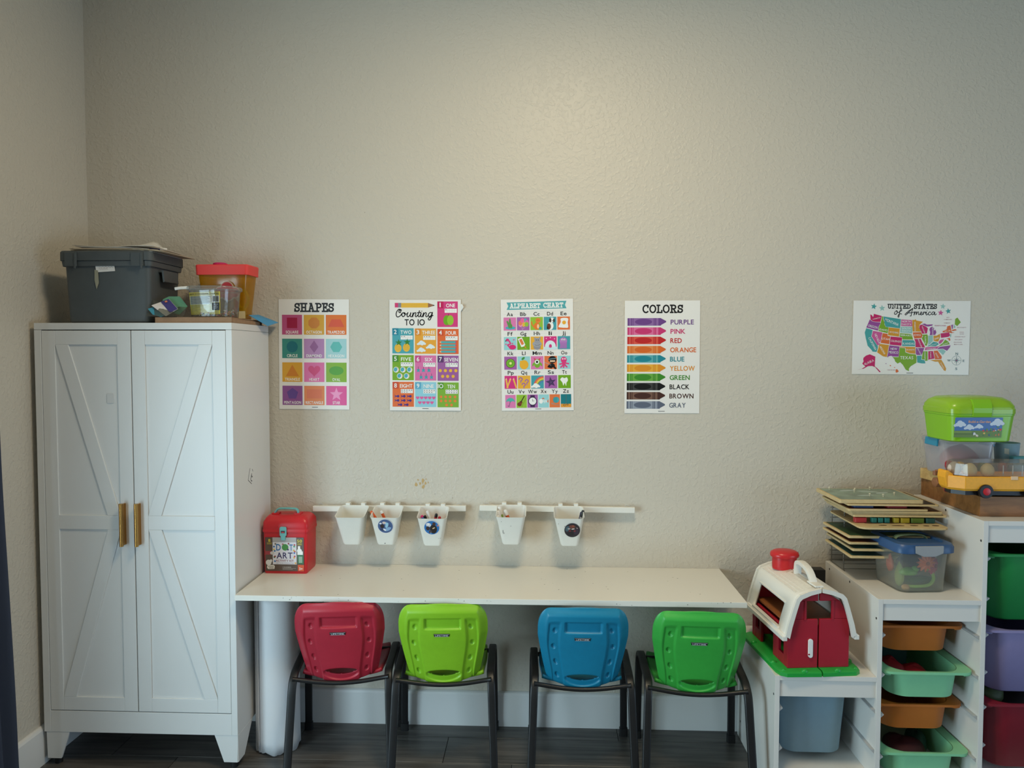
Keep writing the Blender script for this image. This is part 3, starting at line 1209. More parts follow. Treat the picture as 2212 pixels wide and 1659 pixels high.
# ---- SHAPES
p = poster('poster titled SHAPES with twelve coloured shape tiles', -.8949, 1.4685, -.0048, .2794, .4318)
P = Print(780, 1198, .2794, .4318)
dx_, dy_ = 105, 131
P.slab('SHAPES', 278 - dx_, 170 - dy_, 718 - dx_, 270 - dy_, 8.5, BLK)
cols_x = [(142, 365), (384, 609), (628, 855)]
rows_y = [(300, 515), (560, 772), (818, 1030), (1073, 1283)]
SH = [('SQUARE', (193, 84, 132), (166, 30, 72)), ('OCTAGON', (218, 164, 42), (206, 128, 36)), ('TRAPEZOID', (228, 118, 44), (220, 88, 58)),
      ('CIRCLE', (58, 142, 132), (24, 112, 124)), ('DIAMOND', (182, 132, 184), (150, 92, 150)), ('HEXAGON', (166, 212, 216), (96, 186, 180)),
      ('TRIANGLE', (226, 168, 56), (214, 132, 46)), ('HEART', (226, 108, 168), (214, 60, 122)), ('OVAL', (132, 178, 34), (82, 158, 42)),
      ('PENTAGON', (146, 84, 152), (104, 74, 150)), ('RECTANGLE', (228, 128, 54), (222, 108, 54)), ('STAR', (224, 82, 152), (242, 152, 198))]
LBW = [140, 172, 192, 118, 172, 178, 168, 110, 88, 190, 196, 82]
for k, (nm, bg, fg) in enumerate(SH):
    (xa, xb), (ya, yb) = cols_x[k % 3], rows_y[k // 3]
    xa, xb, ya, yb = xa - dx_, xb - dx_, ya - dy_, yb - dy_
    P.layer = 1
    P.rect(xa, ya, xb, yb, bg)
    P.layer = 2
    cx, cy = (xa + xb) / 2, ya + 88
    if nm == 'SQUARE':
        P.rect(cx - 57, cy - 57, cx + 57, cy + 57, fg)
    elif nm == 'RECTANGLE':
        P.rect(cx - 83, cy - 50, cx + 83, cy + 50, fg)
    elif nm == 'TRAPEZOID':
        P.poly([(cx - 50, cy - 40), (cx + 50, cy - 40), (cx + 90, cy + 42), (cx - 90, cy + 42)], fg)
    elif nm == 'CIRCLE':
        P.ell(cx, cy, 62, 62, fg, 32)
    elif nm == 'OVAL':
        P.ell(cx, cy, 80, 48, fg, 32)
    elif nm == 'DIAMOND':
        P.poly([(cx, cy - 70), (cx + 48, cy), (cx, cy + 65), (cx - 48, cy)], fg)
    elif nm == 'HEART':
        P.heart(cx, cy - 2, 68, fg)
    elif nm == 'STAR':
        P.star(cx, cy + 4, 76, fg)
    elif nm == 'TRIANGLE':
        P.poly([(cx, cy - 62), (cx + 72, cy + 62), (cx - 72, cy + 62)], fg)
    else:
        n_ = {'OCTAGON': 8, 'HEXAGON': 6, 'PENTAGON': 5}[nm]
        ro = {'OCTAGON': 22.5, 'HEXAGON': 0, 'PENTAGON': -90}[nm]
        P.poly([(cx + 66 * math.cos(math.radians(ro + 360 * q / n_)), cy + 64 * math.sin(math.radians(ro + 360 * q / n_))) for q in range(n_)], fg)
    P.text(nm, cx - LBW[k] / 2, yb - 44, cx + LBW[k] / 2, yb - 12, WHT, True)
P.layer = 1
P.rect(470 - dx_, 1303 - dy_, 535 - dx_, 1309 - dy_, (70, 68, 70))
P.build('print', p)

# ---- COUNTING TO 10
p = poster('poster titled Counting TO 10 with ten number tiles and a yellow pencil', -.4555, 1.4655, -.0015, .2794, .4318, .004)
P = Print(775, 1197, .2794, .4318)
dx_, dy_ = 1315, 143


def bx4(a, b_, c, d):
    return a - dx_, b_ - dy_, c - dx_, d - dy_


P.rect(*bx4(1374, 177, 1410, 226), (214, 64, 120))
P.rect(*bx4(1410, 177, 1443, 226), (136, 138, 150))
P.rect(*bx4(1443, 178, 1735, 228), (238, 188, 74))
P.poly([(1735 - dx_, 178 - dy_), (1810 - dx_, 204 - dy_), (1735 - dx_, 228 - dy_)], (156, 110, 80))
P.layer = 2
P.rect(*bx4(1443, 193, 1735, 196), (214, 160, 52))
P.rect(*bx4(1443, 209, 1735, 212), (214, 160, 52))
P.poly([(1788 - dx_, 196 - dy_), (1810 - dx_, 204 - dy_), (1788 - dx_, 212 - dy_)], BLK)
P.layer = 1
SCR = []
sc_ = [[(1440, 262), (1433, 282), (1419, 276), (1424, 255), (1443, 258), (1440, 250), (1415, 248), (1391, 280), (1390, 315), (1404, 328), (1430, 318), (1452, 290)],
       [(1476, 283), (1458, 286), (1450, 308), (1462, 325), (1482, 312), (1484, 288), (1476, 283), (1476, 295), (1504, 296), (1516, 282)],
       [(1516, 282), (1506, 312), (1516, 326), (1536, 312), (1549, 280), (1541, 314), (1551, 326), (1564, 316), (1573, 284)],
       [(1573, 284), (1567, 326), (1578, 296), (1596, 282), (1602, 292), (1596, 318), (1607, 326), (1621, 310)],
       [(1642, 262), (1630, 300), (1628, 320), (1640, 326), (1653, 310), (1661, 284), (1655, 318), (1665, 326), (1676, 316), (1686, 284)],
       [(1618, 284), (1656, 280)],
       [(1686, 284), (1680, 326), (1692, 296), (1709, 282), (1716, 292), (1710, 318), (1721, 326), (1738, 310)],
       [(1780, 284), (1756, 282), (1738, 304), (1747, 324), (1768, 312), (1783, 280), (1772, 326), (1754, 360), (1738, 356), (1742, 340), (1788, 312)]]
for q in sc_:
    SCR.append(smooth_path([(a - dx_, b_ - dy_) for a, b_ in q], 5))
P.line(SCR, 5.0, BLK)
P.ell(1667 - dx_, 266 - dy_, 5, 5, BLK, 8)
P.text('TO', *bx4(1480, 350, 1588, 418), BLK, True)
P.text('IO', *bx4(1622, 350, 1700, 418), BLK, True)
NC = [((1836, 162, 2057, 436), 'ONE', '1', (216, 66, 130), (196, 34, 92)), ((1345, 450, 1578, 722), 'TWO', '2', (78, 166, 178), (34, 134, 158)),
      ((1591, 453, 1823, 725), 'THREE', '3', (236, 168, 62), (226, 142, 50)), ((1836, 457, 2066, 728), 'FOUR', '4', (228, 108, 56), (214, 84, 50)),
      ((1345, 740, 1578, 1012), 'FIVE', '5', (124, 172, 42), (74, 142, 46)), ((1591, 744, 1823, 1015), 'SIX', '6', (222, 118, 172), (204, 78, 142)),
      ((1836, 745, 2066, 1017), 'SEVEN', '7', (160, 96, 160), (98, 60, 112)), ((1345, 1030, 1578, 1300), 'EIGHT', '8', (230, 112, 58), (210, 78, 48)),
      ((1591, 1032, 1823, 1302), 'NINE', '9', (150, 208, 224), (96, 172, 204)), ((1836, 1035, 2066, 1304), 'TEN', '10', (128, 178, 62), (86, 150, 50))]
for k, (r_, nm, dg, bg, dk) in enumerate(NC):
    xa, ya, xb, yb = bx4(*r_)
    P.layer = 1
    P.rect(xa, ya, xb, yb, bg)
    P.layer = 2
    P.rect(xa, ya, xa + 66, ya + 74, dk)
    P.rect(xb - 142, ya + 78, xb - 10, ya + 122, WHT)
    P.layer = 3
    n_ = k + 1
    for q in range(1, 5):
        P.rect(xb - 142 + q * 26.4 - .8, ya + 80, xb - 142 + q * 26.4 + .8, ya + 120, (214, 200, 196))
    P.rect(xb - 140, ya + 99, xb - 12, ya + 101, (214, 200, 196))
    for q in range(n_):
        P.ell(xb - 129 + (q % 5) * 26.4, ya + 89 + (q // 5) * 22, 5, 5, (30, 40, 60), 8)
    wd = 30 if len(dg) == 1 else 58
    if dg == '1':
        P.rect(xa + 24, ya + 12, xa + 36, ya + 62, WHT)
    else:
        P.text(dg.replace('0', 'O').replace('1', 'I'), xa + 33 - wd / 2, ya + 14, xa + 33 + wd / 2, ya + 62, WHT, True)
    tw = {'ONE': 98, 'TWO': 118, 'THREE': 142, 'FOUR': 116, 'FIVE': 112, 'SIX': 84, 'SEVEN': 148, 'EIGHT': 136, 'NINE': 112, 'TEN': 84}[nm]
    tx = (xa + 70 + xb - 4) / 2
    P.text(nm, tx - tw / 2, ya + 22, tx + tw / 2, ya + 62, WHT, True)
    P.layer = 2
    if n_ == 1:
        P.ell(xa + 100, yb - 72, 36, 54, (112, 172, 38), 20)
        P.ell(xa + 140, yb - 72, 36, 54, (150, 200, 60), 20)
        P.rect(xa + 118, yb - 142, xa + 124, yb - 120, (110, 70, 80))
    elif n_ == 2:
        for cx, cy in ((xa + 62, yb - 58), (xa + 154, yb - 64)):
            P.ell(cx, cy, 38, 46, (240, 190, 66), 18)
            P.layer = 3
            P.star(cx + 8, cy - 58, 40, (56, 130, 52), 5, .38, -90)
            for q in (-18, 0, 18):
                P.line([[(cx - 30, cy + q - 8), (cx + 30, cy + q + 8)], [(cx - 30, cy + q + 8), (cx + 30, cy + q - 8)]], .9, (214, 158, 44), False)
            P.layer = 2
    elif n_ == 3:
        for cx, cy in ((xa + 74, ya + 156), (xa + 172, ya + 194), (xa + 70, ya + 230)):
            P.cloud(cx, cy, 44, (226, 236, 240))
    elif n_ == 4:
        for q in range(4):
            cy = ya + 143 + q * 34
            P.rect(xa + 40, cy - 12, xb - 34, cy + 12, (84, 172, 176))
            P.rect(xb - 34, cy - 12, xb - 24, cy + 12, (196, 70, 130))
            P.poly([(xa + 40, cy - 12), (xa + 20, cy), (xa + 40, cy + 12)], (236, 196, 160))
    elif n_ == 5:
        for cx, cy in ((40, 158), (115, 158), (188, 158), (80, 226), (155, 226)):
            P.layer = 2
            P.ell(xa + cx, ya + cy, 31, 31, WHT, 18)
            P.layer = 3
            P.ell(xa + cx - 6, ya + cy - 2, 20, 24, (84, 172, 190), 12, 20)
            P.line([arc(xa + cx, ya + cy, 26, 28, -80, 40, 6)], 2, (232, 176, 60), False)
    elif n_ == 6:
        for cx, cy in ((36, 162), (92, 162), (152, 162), (66, 236), (122, 236), (180, 236)):
            P.star(xa + cx, ya + cy, 26, (70, 162, 178), 4, .45, 45)
            P.rect(xa + cx - 2, ya + cy - 42, xa + cx + 2, ya + cy - 10, (70, 40, 80))
    elif n_ == 7:
        for cx, cy in ((30, 162), (86, 162), (142, 162), (200, 162), (56, 224), (110, 224), (170, 224)):
            P.star(xa + cx, ya + cy, 20, (240, 186, 66), 10, .75)
    elif n_ == 8:
        for q in range(8):
            cx = xa + (48, 116, 182, 48, 116, 182, 80, 148)[q]
            cy = ya + (156, 156, 156, 202, 202, 202, 248, 248)[q]
            P.poly([(cx - 30, cy - 16), (cx - 8, cy - 4), (cx + 16, cy - 16), (cx + 28, cy), (cx + 16, cy + 16), (cx - 8, cy + 4), (cx - 30, cy + 16), (cx - 18, cy)], (74, 46, 134))
    elif n_ == 9:
        for q in range(9):
            P.heart(xa + (28 + 44 * q if q < 5 else 52 + 44 * (q - 5)), ya + (170 if q < 5 else 222), 20, (228, 96, 160))
    else:
        for q in range(10):
            P.star(xa + (38, 88, 136, 190, 38, 88, 136, 190, 98, 152)[q], ya + (156, 156, 156, 156, 200, 200, 200, 200, 244, 244)[q], 19, (236, 132, 66), 8, .6)
P.layer = 1
P.rect(*bx4(1670, 1316, 1738, 1322), (70, 68, 70))
P.build('print', p)
# the curled top right corner, come away from the wall
fl = MB()
fl.add([(.1397, .198, 0), (.1397, .170, 0), (.151, .186, .010), (.146, .198, .004)], [(0, 1, 2, 3)])
fl.add([(.118, .2161, .0006), (.1397, .2161, .0006), (.1397, .198, .0008), (.1397, .130, .0006)], [(0, 1, 2), (0, 2, 3)])
fc = fl.build('curled_corner', mat('gloss_paper', (240, 240, 236), .12, spec=.6), p, solid=.0003)
fc.hide_render = False
for v in fc.data.vertices:
    if v.index in (4, 5, 6, 7):
        v.co.z -= .003

# ---- ALPHABET CHART
p = poster('poster titled ALPHABET CHART with a teal banner and letter pictures', -.0185, 1.4669, .0108, .2794, .4318)
P = Print(714, 1103, .2794, .4318)
dx_, dy_ = 106, 122
P.poly([(a - dx_, b_ - dy_) for a, b_ in ((163, 152), (755, 142), (740, 182), (755, 216), (163, 225), (180, 188))], (86, 170, 176))
P.layer = 2
P.slab('ALPHABET', 192 - dx_, 162 - dy_, 498 - dx_, 212 - dy_, 4.6, WHT)
P.slab('CHART', 526 - dx_, 158 - dy_, 724 - dx_, 208 - dy_, 4.6, WHT)
PKL, PUR, LIM, TEA, ORA, LTB, GRN, YEL, MAG = (224, 126, 180), (170, 100, 170), (150, 194, 62), (70, 160, 172), (230, 120, 66), (156, 212, 216), (118, 170, 36), (238, 176, 60), (216, 56, 130)
BGS = [PKL, PUR, LIM, TEA, ORA, LTB, GRN, YEL, MAG, TEA, PUR, LTB, PKL, ORA, LTB, MAG, YEL, TEA, PUR, GRN, PKL, LIM, PUR, LTB, ORA, TEA]


def cell(k):
    if k < 20:
        r_, c_ = divmod(k, 5)
        xa = [132, 264, 397, 530, 664][c_] + r_ * 1.3
        ya = [300, 493, 687, 878][r_] - c_ * .8
        return xa - dx_, ya - dy_, xa + 124 - dx_, ya + 129 - dy_
    c_ = k - 20
    xa = [141, 252, 361, 471, 581, 692][c_]
    return xa - dx_, 1068 - c_ * .8 - dy_, xa + 103 - dx_, 1198 - c_ * .8 - dy_


for k in range(26):
    xa, ya, xb, yb = cell(k)
    P.layer = 1
    P.rect(xa, ya, xb, yb, BGS[k])
    ch = chr(65 + k)
    cx, cy = (xa + xb) / 2, (ya + yb) / 2
    lw = {'I': 34, 'J': 34, 'L': 36, 'M': 90, 'W': 88, 'F': 50, 'T': 46}.get(ch, 60)
    lx = cx
    P.text(ch + ch.lower(), lx - lw / 2, ya - 50, lx + lw / 2, ya - 14, BLK, True)
    P.layer = 1
    for q in (-56, -30):
        P.rect(xa, ya + q, xb, ya + q + 1.2, (206, 204, 204))
    P.layer = 2
    if ch == 'A':
        P.ell(cx + 6, yb - 26, 50, 16, (74, 176, 190))
        P.layer = 3
        P.poly([(cx - 12, yb - 24), (cx - 34, ya + 38), (cx - 22, ya + 32), (cx - 10, ya + 54), (cx - 6, ya + 12), (cx + 6, ya + 12), (cx + 12, ya + 60), (cx + 24, ya + 76), (cx + 22, yb - 24)], (96, 152, 80))
    elif ch == 'B':
        for (q, w_, c_) in ((-28, 10, (236, 130, 100)), (-8, -18, (240, 110, 160)), (20, -14, (86, 176, 190)), (36, 4, (226, 110, 180)), (4, 24, (240, 186, 76)), (34, 24, (150, 196, 70)), (-26, 26, (244, 150, 190))):
            P.ell(cx + q, cy - 16 + w_ * .9, 20, 24, c_, 14)
        P.line([[(cx, cy + 30), (cx - 8, yb - 6)], [(cx - 20, cy + 30), (cx - 8, yb - 6)], [(cx + 22, cy + 30), (cx - 8, yb - 6)]], .9, (220, 190, 220), False)
    elif ch == 'C':
        P.ell(cx + 2, cy + 26, 30, 36, (234, 126, 54))
        P.ell(cx + 14, cy - 30, 26, 24, (236, 132, 60))
        P.line([smooth_path([(cx - 20, cy + 40), (cx - 44, cy + 10), (cx - 50, cy - 16)], 4)], 6, (234, 126, 54))
        P.layer = 3
        P.ell(cx + 14, cy + 28, 10, 22, (250, 214, 170))
        P.ell(cx + 36, yb - 18, 13, 13, (70, 160, 172))
        for q in (6, 22):
            P.ell(cx + q, cy - 34, 3, 3, BLK, 8)
    elif ch == 'D':
        P.ell(cx + 4, cy + 24, 30, 40, WHT)
        P.ell(cx - 12, cy + 30, 20, 30, (120, 66, 44))
        P.ell(cx + 20, cy - 34, 24, 24, WHT)
        P.layer = 3
        P.ell(cx + 2, cy - 30, 10, 22, (44, 30, 30))
        P.ell(cx + 38, cy - 28, 8, 20, (44, 30, 30))
        P.ell(cx + 22, cy - 26, 5, 4, BLK, 8)
        P.ell(cx - 24, cy + 44, 8, 14, (44, 30, 30))
    elif ch == 'E':
        P.poly(smooth_path([(cx - 30, cy - 44), (cx + 4, cy - 52), (cx + 44, cy - 44), (cx + 40, cy - 6), (cx + 44, cy + 42), (cx + 14, cy + 46), (cx - 20, cy + 44), (cx - 52, cy + 36), (cx - 34, cy), (cx - 28, cy - 16)], 4, True), WHT)
        P.layer = 3
        P.ell(cx + 4, cy - 6, 19, 19, (240, 176, 56))
    elif ch == 'F':
        P.ell(cx + 22, yb - 28, 36, 24, (220, 50, 120))
        P.line([smooth_path([(cx - 6, yb - 28), (cx - 24, yb - 50), (cx + 2, cy + 2), (cx - 18, cy - 34), (cx - 36, cy - 34)], 5)], 7, (226, 60, 130))
        P.ell(cx - 26, cy - 36, 16, 14, (226, 60, 130))
        P.layer = 3
        P.poly([(cx - 38, cy - 38), (cx - 52, cy - 22), (cx - 40, cy - 20)], BLK)
        for q, w_ in ((36, -36), (22, 0), (-42, 8)):
            P.heart(cx + q, cy + w_, 9, (226, 90, 150))
    elif ch == 'G':
        P.poly([(cx - 56, cy - 44), (cx - 16, cy - 60), (cx + 18, cy + 14), (cx + 6, cy + 30), (cx - 22, cy + 38)], WHT)
        P.layer = 3
        P.poly([(cx - 44, cy - 36), (cx - 18, cy - 46), (cx + 6, cy + 6), (cx - 18, cy + 18)], (230, 126, 70))
        P.poly([(cx + 6, cy + 22), (cx + 30, cy + 42), (cx + 14, cy + 46)], (236, 132, 60))
        P.rect(cx - 30, yb - 10, cx + 40, yb - 6, (180, 210, 90))
    elif ch == 'H':
        P.ell(cx + 2, cy + 40, 36, 26, (150, 150, 158))
        P.ell(cx + 2, cy + 8, 46, 28, (166, 166, 172))
        P.ell(cx + 4, cy - 22, 28, 30, (158, 158, 166))
        P.ell(cx - 20, cy - 46, 9, 12, (158, 158, 166))
        P.ell(cx + 28, cy - 48, 9, 12, (158, 158, 166))
        P.layer = 3
        for q in (-6, 14):
            P.ell(cx + q, cy - 30, 4, 5, BLK, 8)
        P.line([arc(cx + 4, cy + 8, 28, 14, 20, 150, 8)], 1.5, (80, 76, 84))
    elif ch == 'I':
        P.poly(arc(cx, yb - 26, 54, 62, 180, 360, 16), (222, 238, 242))
        P.rect(xa, yb - 26, xb, yb, (206, 232, 238))
        P.layer = 3
        P.ell(cx, yb - 34, 14, 18, MAG)
        P.rect(cx - 14, yb - 34, cx + 14, yb - 20, MAG)
        for q, w_ in ((-40, -44), (0, -52), (42, -40)):
            P.ell(cx + q, cy + w_, 6, 6, (250, 200, 224), 8)
    elif ch == 'J':
        P.ell(cx - 6, cy - 18, 38, 34, (186, 130, 194))
        for q in range(5):
            P.line([smooth_path([(cx - 36 + q * 15, cy), (cx - 30 + q * 13, cy + 22), (cx - 38 + q * 15, cy + 52)], 3)], 6, (176, 116, 186))
        P.layer = 3
        for q in (-16, 6):
            P.ell(cx + q, cy - 30, 9, 9, WHT, 10)
            P.layer = 4
            P.ell(cx + q + 2, cy - 28, 4, 4, BLK, 8)
            P.layer = 3
    elif ch == 'K':
        P.ell(cx, cy + 2, 46, 46, (92, 64, 50), 24)
        P.layer = 3
        P.ell(cx, cy + 2, 41, 41, (124, 186, 54), 24)
        P.layer = 4
        P.ell(cx, cy + 2, 12, 12, (240, 232, 160))
        for q in range(14):
            P.ell(cx + 24 * math.cos(q * .449), cy + 2 + 24 * math.sin(q * .449), 3, 3, (40, 60, 30), 6)
    elif ch == 'L':
        P.ell(cx + 2, cy + 18, 44, 46, (240, 178, 54))
        P.ell(cx - 26, cy - 10, 14, 12, (240, 178, 54))
        P.layer = 3
        P.ell(cx - 6, cy - 44, 20, 11, (74, 152, 66), 12, -40)
    elif ch == 'M':
        P.ell(cx, cy + 8, 32, 44, (124, 176, 54))
        P.poly([(cx - 26, cy - 20), (cx - 36, cy - 50), (cx - 10, cy - 36)], (220, 74, 90))
        P.poly([(cx + 26, cy - 20), (cx + 36, cy - 50), (cx + 10, cy - 36)], (220, 74, 90))
        P.ell(cx - 40, cy + 18, 8, 20, (124, 176, 54), 10, 20)
        P.ell(cx + 40, cy + 18, 8, 20, (124, 176, 54), 10, -20)
        P.layer = 3
        P.ell(cx - 2, cy - 8, 22, 22, WHT)
        P.layer = 4
        P.ell(cx - 2, cy - 8, 11, 12, BLK)
    elif ch == 'N':
        P.ell(cx + 18, cy - 28, 40, 36, (26, 22, 26))
        P.ell(cx + 10, cy + 30, 32, 22, (26, 22, 26))
        P.line([[(cx - 22, cy + 40), (cx + 6, cy + 50)], [(cx + 30, cy + 38), (cx + 46, cy + 58)]], 9, (26, 22, 26))
        P.layer = 3
        P.rect(cx - 8, cy - 22, cx + 44, cy - 6, (240, 200, 166))
        P.line([[(cx - 22, cy - 32), (cx + 56, cy - 42)]], 3, (120, 160, 170))
        P.line([[(cx - 58, cy - 2), (cx + 2, cy + 26)]], 2, (170, 176, 184))
    elif ch == 'O':
        P.ell(cx - 4, cy - 24, 30, 32, (226, 62, 128))
        for (q, w_) in ((-44, 18), (-34, 48), (-6, 50), (26, 46), (42, 14)):
            P.line([smooth_path([(cx - 4, cy), (cx + q * .5, cy + w_ * .7), (cx + q, cy + w_)], 3)], 7, (226, 62, 128))
        P.layer = 3
        for q in (-14, 8):
            P.ell(cx + q, cy - 34, 7, 7, WHT, 10)
    elif ch == 'P':
        for (q, w_) in ((-46, 28), (-6, 18), (28, 30)):
            P.line([[(cx + q + (-8 if q < 20 else 8) + 22 * (1 if q < -20 else -1 if q < 20 else .8), yb - 14), (cx + q, cy - 26)]], 8, (240, 184, 84), False)
            P.poly([(cx + q - 8, cy - 26), (cx + q + 2, cy - 46), (cx + q + 8, cy - 26)], (250, 214, 160))
    elif ch == 'Q':
        for (q, w_) in ((-34, -20), (26, 0), (-4, 34)):
            P.line([arc(cx + q, cy + w_ - 10, 15, 14, 180, 400, 8) + [(cx + q + 2, cy + w_ + 8), (cx + q + 2, cy + w_ + 14)]], 5, (160, 106, 176))
            P.ell(cx + q + 2, cy + w_ + 25, 4.5, 4.5, (160, 106, 176), 8)
    elif ch == 'R':
        for q, c_ in enumerate(((222, 90, 90), (238, 150, 70), (240, 204, 84), (110, 170, 80), (90, 120, 190))):
            P.line([arc(xb - 4, yb - 12, 94 - q * 11, 104 - q * 11, 180, 268, 10)], 5.6, c_, False)
        P.layer = 3
        P.cloud(cx - 16, yb - 28, 40, WHT)
    elif ch == 'S':
        P.star(cx, cy + 4, 54, (70, 52, 92), 5, .42, -100)
        P.layer = 3
        P.star(cx, cy + 4, 40, (110, 86, 130), 5, .1, -100)
    elif ch == 'T':
        P.poly(smooth_path([(cx - 42, cy - 20), (cx - 22, cy - 42), (cx, cy - 34), (cx + 24, cy - 42), (cx + 34, cy - 12), (cx + 20, cy + 12), (cx + 16, cy + 44), (cx + 2, cy + 14), (cx - 12, cy + 40), (cx - 22, cy + 8)], 4, True), WHT)
    elif ch == 'U':
        P.poly(arc(cx, cy + 6, 44, 42, 180, 360, 12) + [(cx + 22, cy - 4), (cx, cy + 6), (cx - 22, cy - 4)], (84, 180, 170))
        P.line([[(cx - 2, cy + 2), (cx - 12, yb - 26)] + arc(cx - 18, yb - 24, 7, 9, 0, 180, 5)], 2.4, (90, 80, 110))
    elif ch == 'V':
        P.ell(cx - 22, cy + 30, 22, 20, (120, 62, 40), 16, 20)
        P.ell(cx - 8, cy + 12, 16, 15, (130, 70, 44))
        P.line([[(cx - 8, cy + 8), (cx + 26, cy - 50)]], 4.5, (50, 32, 30))
        P.line([[(cx, cy + 56), (cx + 44, cy - 34)]], 1.2, (110, 80, 50))
    elif ch == 'W':
        P.rect(cx - 22, ya + 6, cx + 22, yb - 6, (66, 44, 80))
        P.layer = 3
        P.ell(cx, cy, 44, 44, (66, 44, 80), 24)
        P.layer = 4
        P.ell(cx, cy, 36, 36, WHT, 24)
        P.layer = 5
        P.line([[(cx, cy - 22), (cx, cy), (cx + 14, cy - 4)]], 1.6, BLK)
    elif ch == 'X':
        P.ell(cx - 26, cy + 2, 20, 24, WHT)
        P.line([[(cx - 10, cy + 2), (cx + 38, cy + 2)]], 2.2, WHT)
        for q in range(4):
            P.line([[(cx + q * 10, cy - 18 + q * 3), (cx + q * 10 + 4, cy + 22 - q * 3)]], 2, WHT)
        P.poly([(cx + 34, cy + 2), (cx + 48, cy - 18), (cx + 46, cy + 20)], (226, 108, 60))
        P.poly([(cx - 22, cy - 22), (cx - 4, cy - 34), (cx + 12, cy - 18)], (226, 108, 60))
    elif ch == 'Y':
        P.ell(cx + 14, cy - 10, 30, 30, (74, 168, 176))
        P.line([smooth_path([(cx + 6, cy + 20), (cx - 34, cy + 26), (cx - 14, cy + 34), (cx + 40, cy + 42)], 4)], 1.4, (74, 168, 176))
        P.layer = 3
        for q in range(-2, 3):
            P.line([arc(cx + 14 + q * 8, cy - 10, 14, 28, 110, 250, 6)], .9, (40, 128, 140), False)
    elif ch == 'Z':
        P.rect(xa, yb - 34, xb, yb, (232, 158, 60))
        P.rect(xa, ya, xb, yb - 34, (30, 124, 134))
        P.layer = 3
        P.line([[(cx + 2, ya + 4), (cx + 2, yb - 36)]], 2.5, (90, 110, 110))
        P.line([arc(cx - 14, yb - 22, 12, 9, 0, 360, 10), arc(cx + 14, yb - 26, 9, 6, 0, 360, 8)], 2, (90, 70, 50))
P.layer = 1
P.rect(438 - dx_, 1206 - dy_, 498 - dx_, 1211 - dy_, (70, 68, 70))
P.build('print', p)

# ---- COLORS
p = poster('poster titled COLORS with ten crayons and colour names', .4621, 1.4592, .0024, .2794 * 1.028, .4318 * 1.005)
P = Print(735, 1110, .2794 * 1.028, .4318 * 1.005)
dx_, dy_ = 1340, 140
P.slab('COLORS', 1512 - dx_, 180 - dy_, 1908 - dx_, 264 - dy_, 7.0, BLK)
CC = [('PURPLE', (112, 70, 138), (146, 108, 166), 226), ('PINK', (206, 56, 116), (226, 112, 160), 146), ('RED', (196, 38, 40), (222, 88, 72), 112), ('ORANGE', (222, 106, 40), (232, 142, 78), 254),
      ('BLUE', (32, 136, 152), (96, 174, 180), 140), ('YELLOW', (226, 146, 42), (238, 176, 62), 244), ('GREEN', (64, 140, 44), (112, 174, 72), 196), ('BLACK', (18, 18, 20), (66, 66, 66), 194),
      ('BROWN', (72, 42, 36), (122, 90, 76), 236), ('GRAY', (98, 106, 124), (150, 158, 172), 162)]
for k, (nm, dk, lt, tw) in enumerate(CC):
    ya = 312 + k * 91 - dy_
    yb = ya + 74
    xo = 1367 - k * .7 - dx_
    P.layer = 1
    P.rect(xo, ya, xo + 326, yb, lt)
    P.poly([(xo + 324, ya), (xo + 330, ya + 4), (xo + 376, ya + 28), (xo + 378, ya + 40), (xo + 330, yb - 8), (xo + 324, yb)], dk)
    P.layer = 2
    P.ell(xo + 156, (ya + yb) / 2, 84, 30, dk, 28)
    for (a, c_) in ((0, 16), (34, 44), (52, 58), (256, 264), (270, 280), (302, 326)):
        P.rect(xo + a, ya, xo + c_, yb, dk)
    P.text(nm, 1788 - k * .9 - dx_, ya + 14, 1788 - k * .9 + tw - dx_, ya + 62, dk, True)
P.layer = 1
P.rect(1672 - dx_, 1228 - dy_, 1736 - dx_, 1233 - dy_, (70, 68, 70))
P.build('print', p)

# ---- UNITED STATES OF AMERICA
p = poster('landscape poster map of the UNITED STATES of America', 1.3988, 1.5335, -.0059, .4318 * 1.008, .2794)
P = Print(1878, 1176, .4318 * 1.008, .2794)


def mp(q):
    return [(a - 166 + 26 * (b_ - 141) / 1176, b_ - 141) for a, b_ in q]


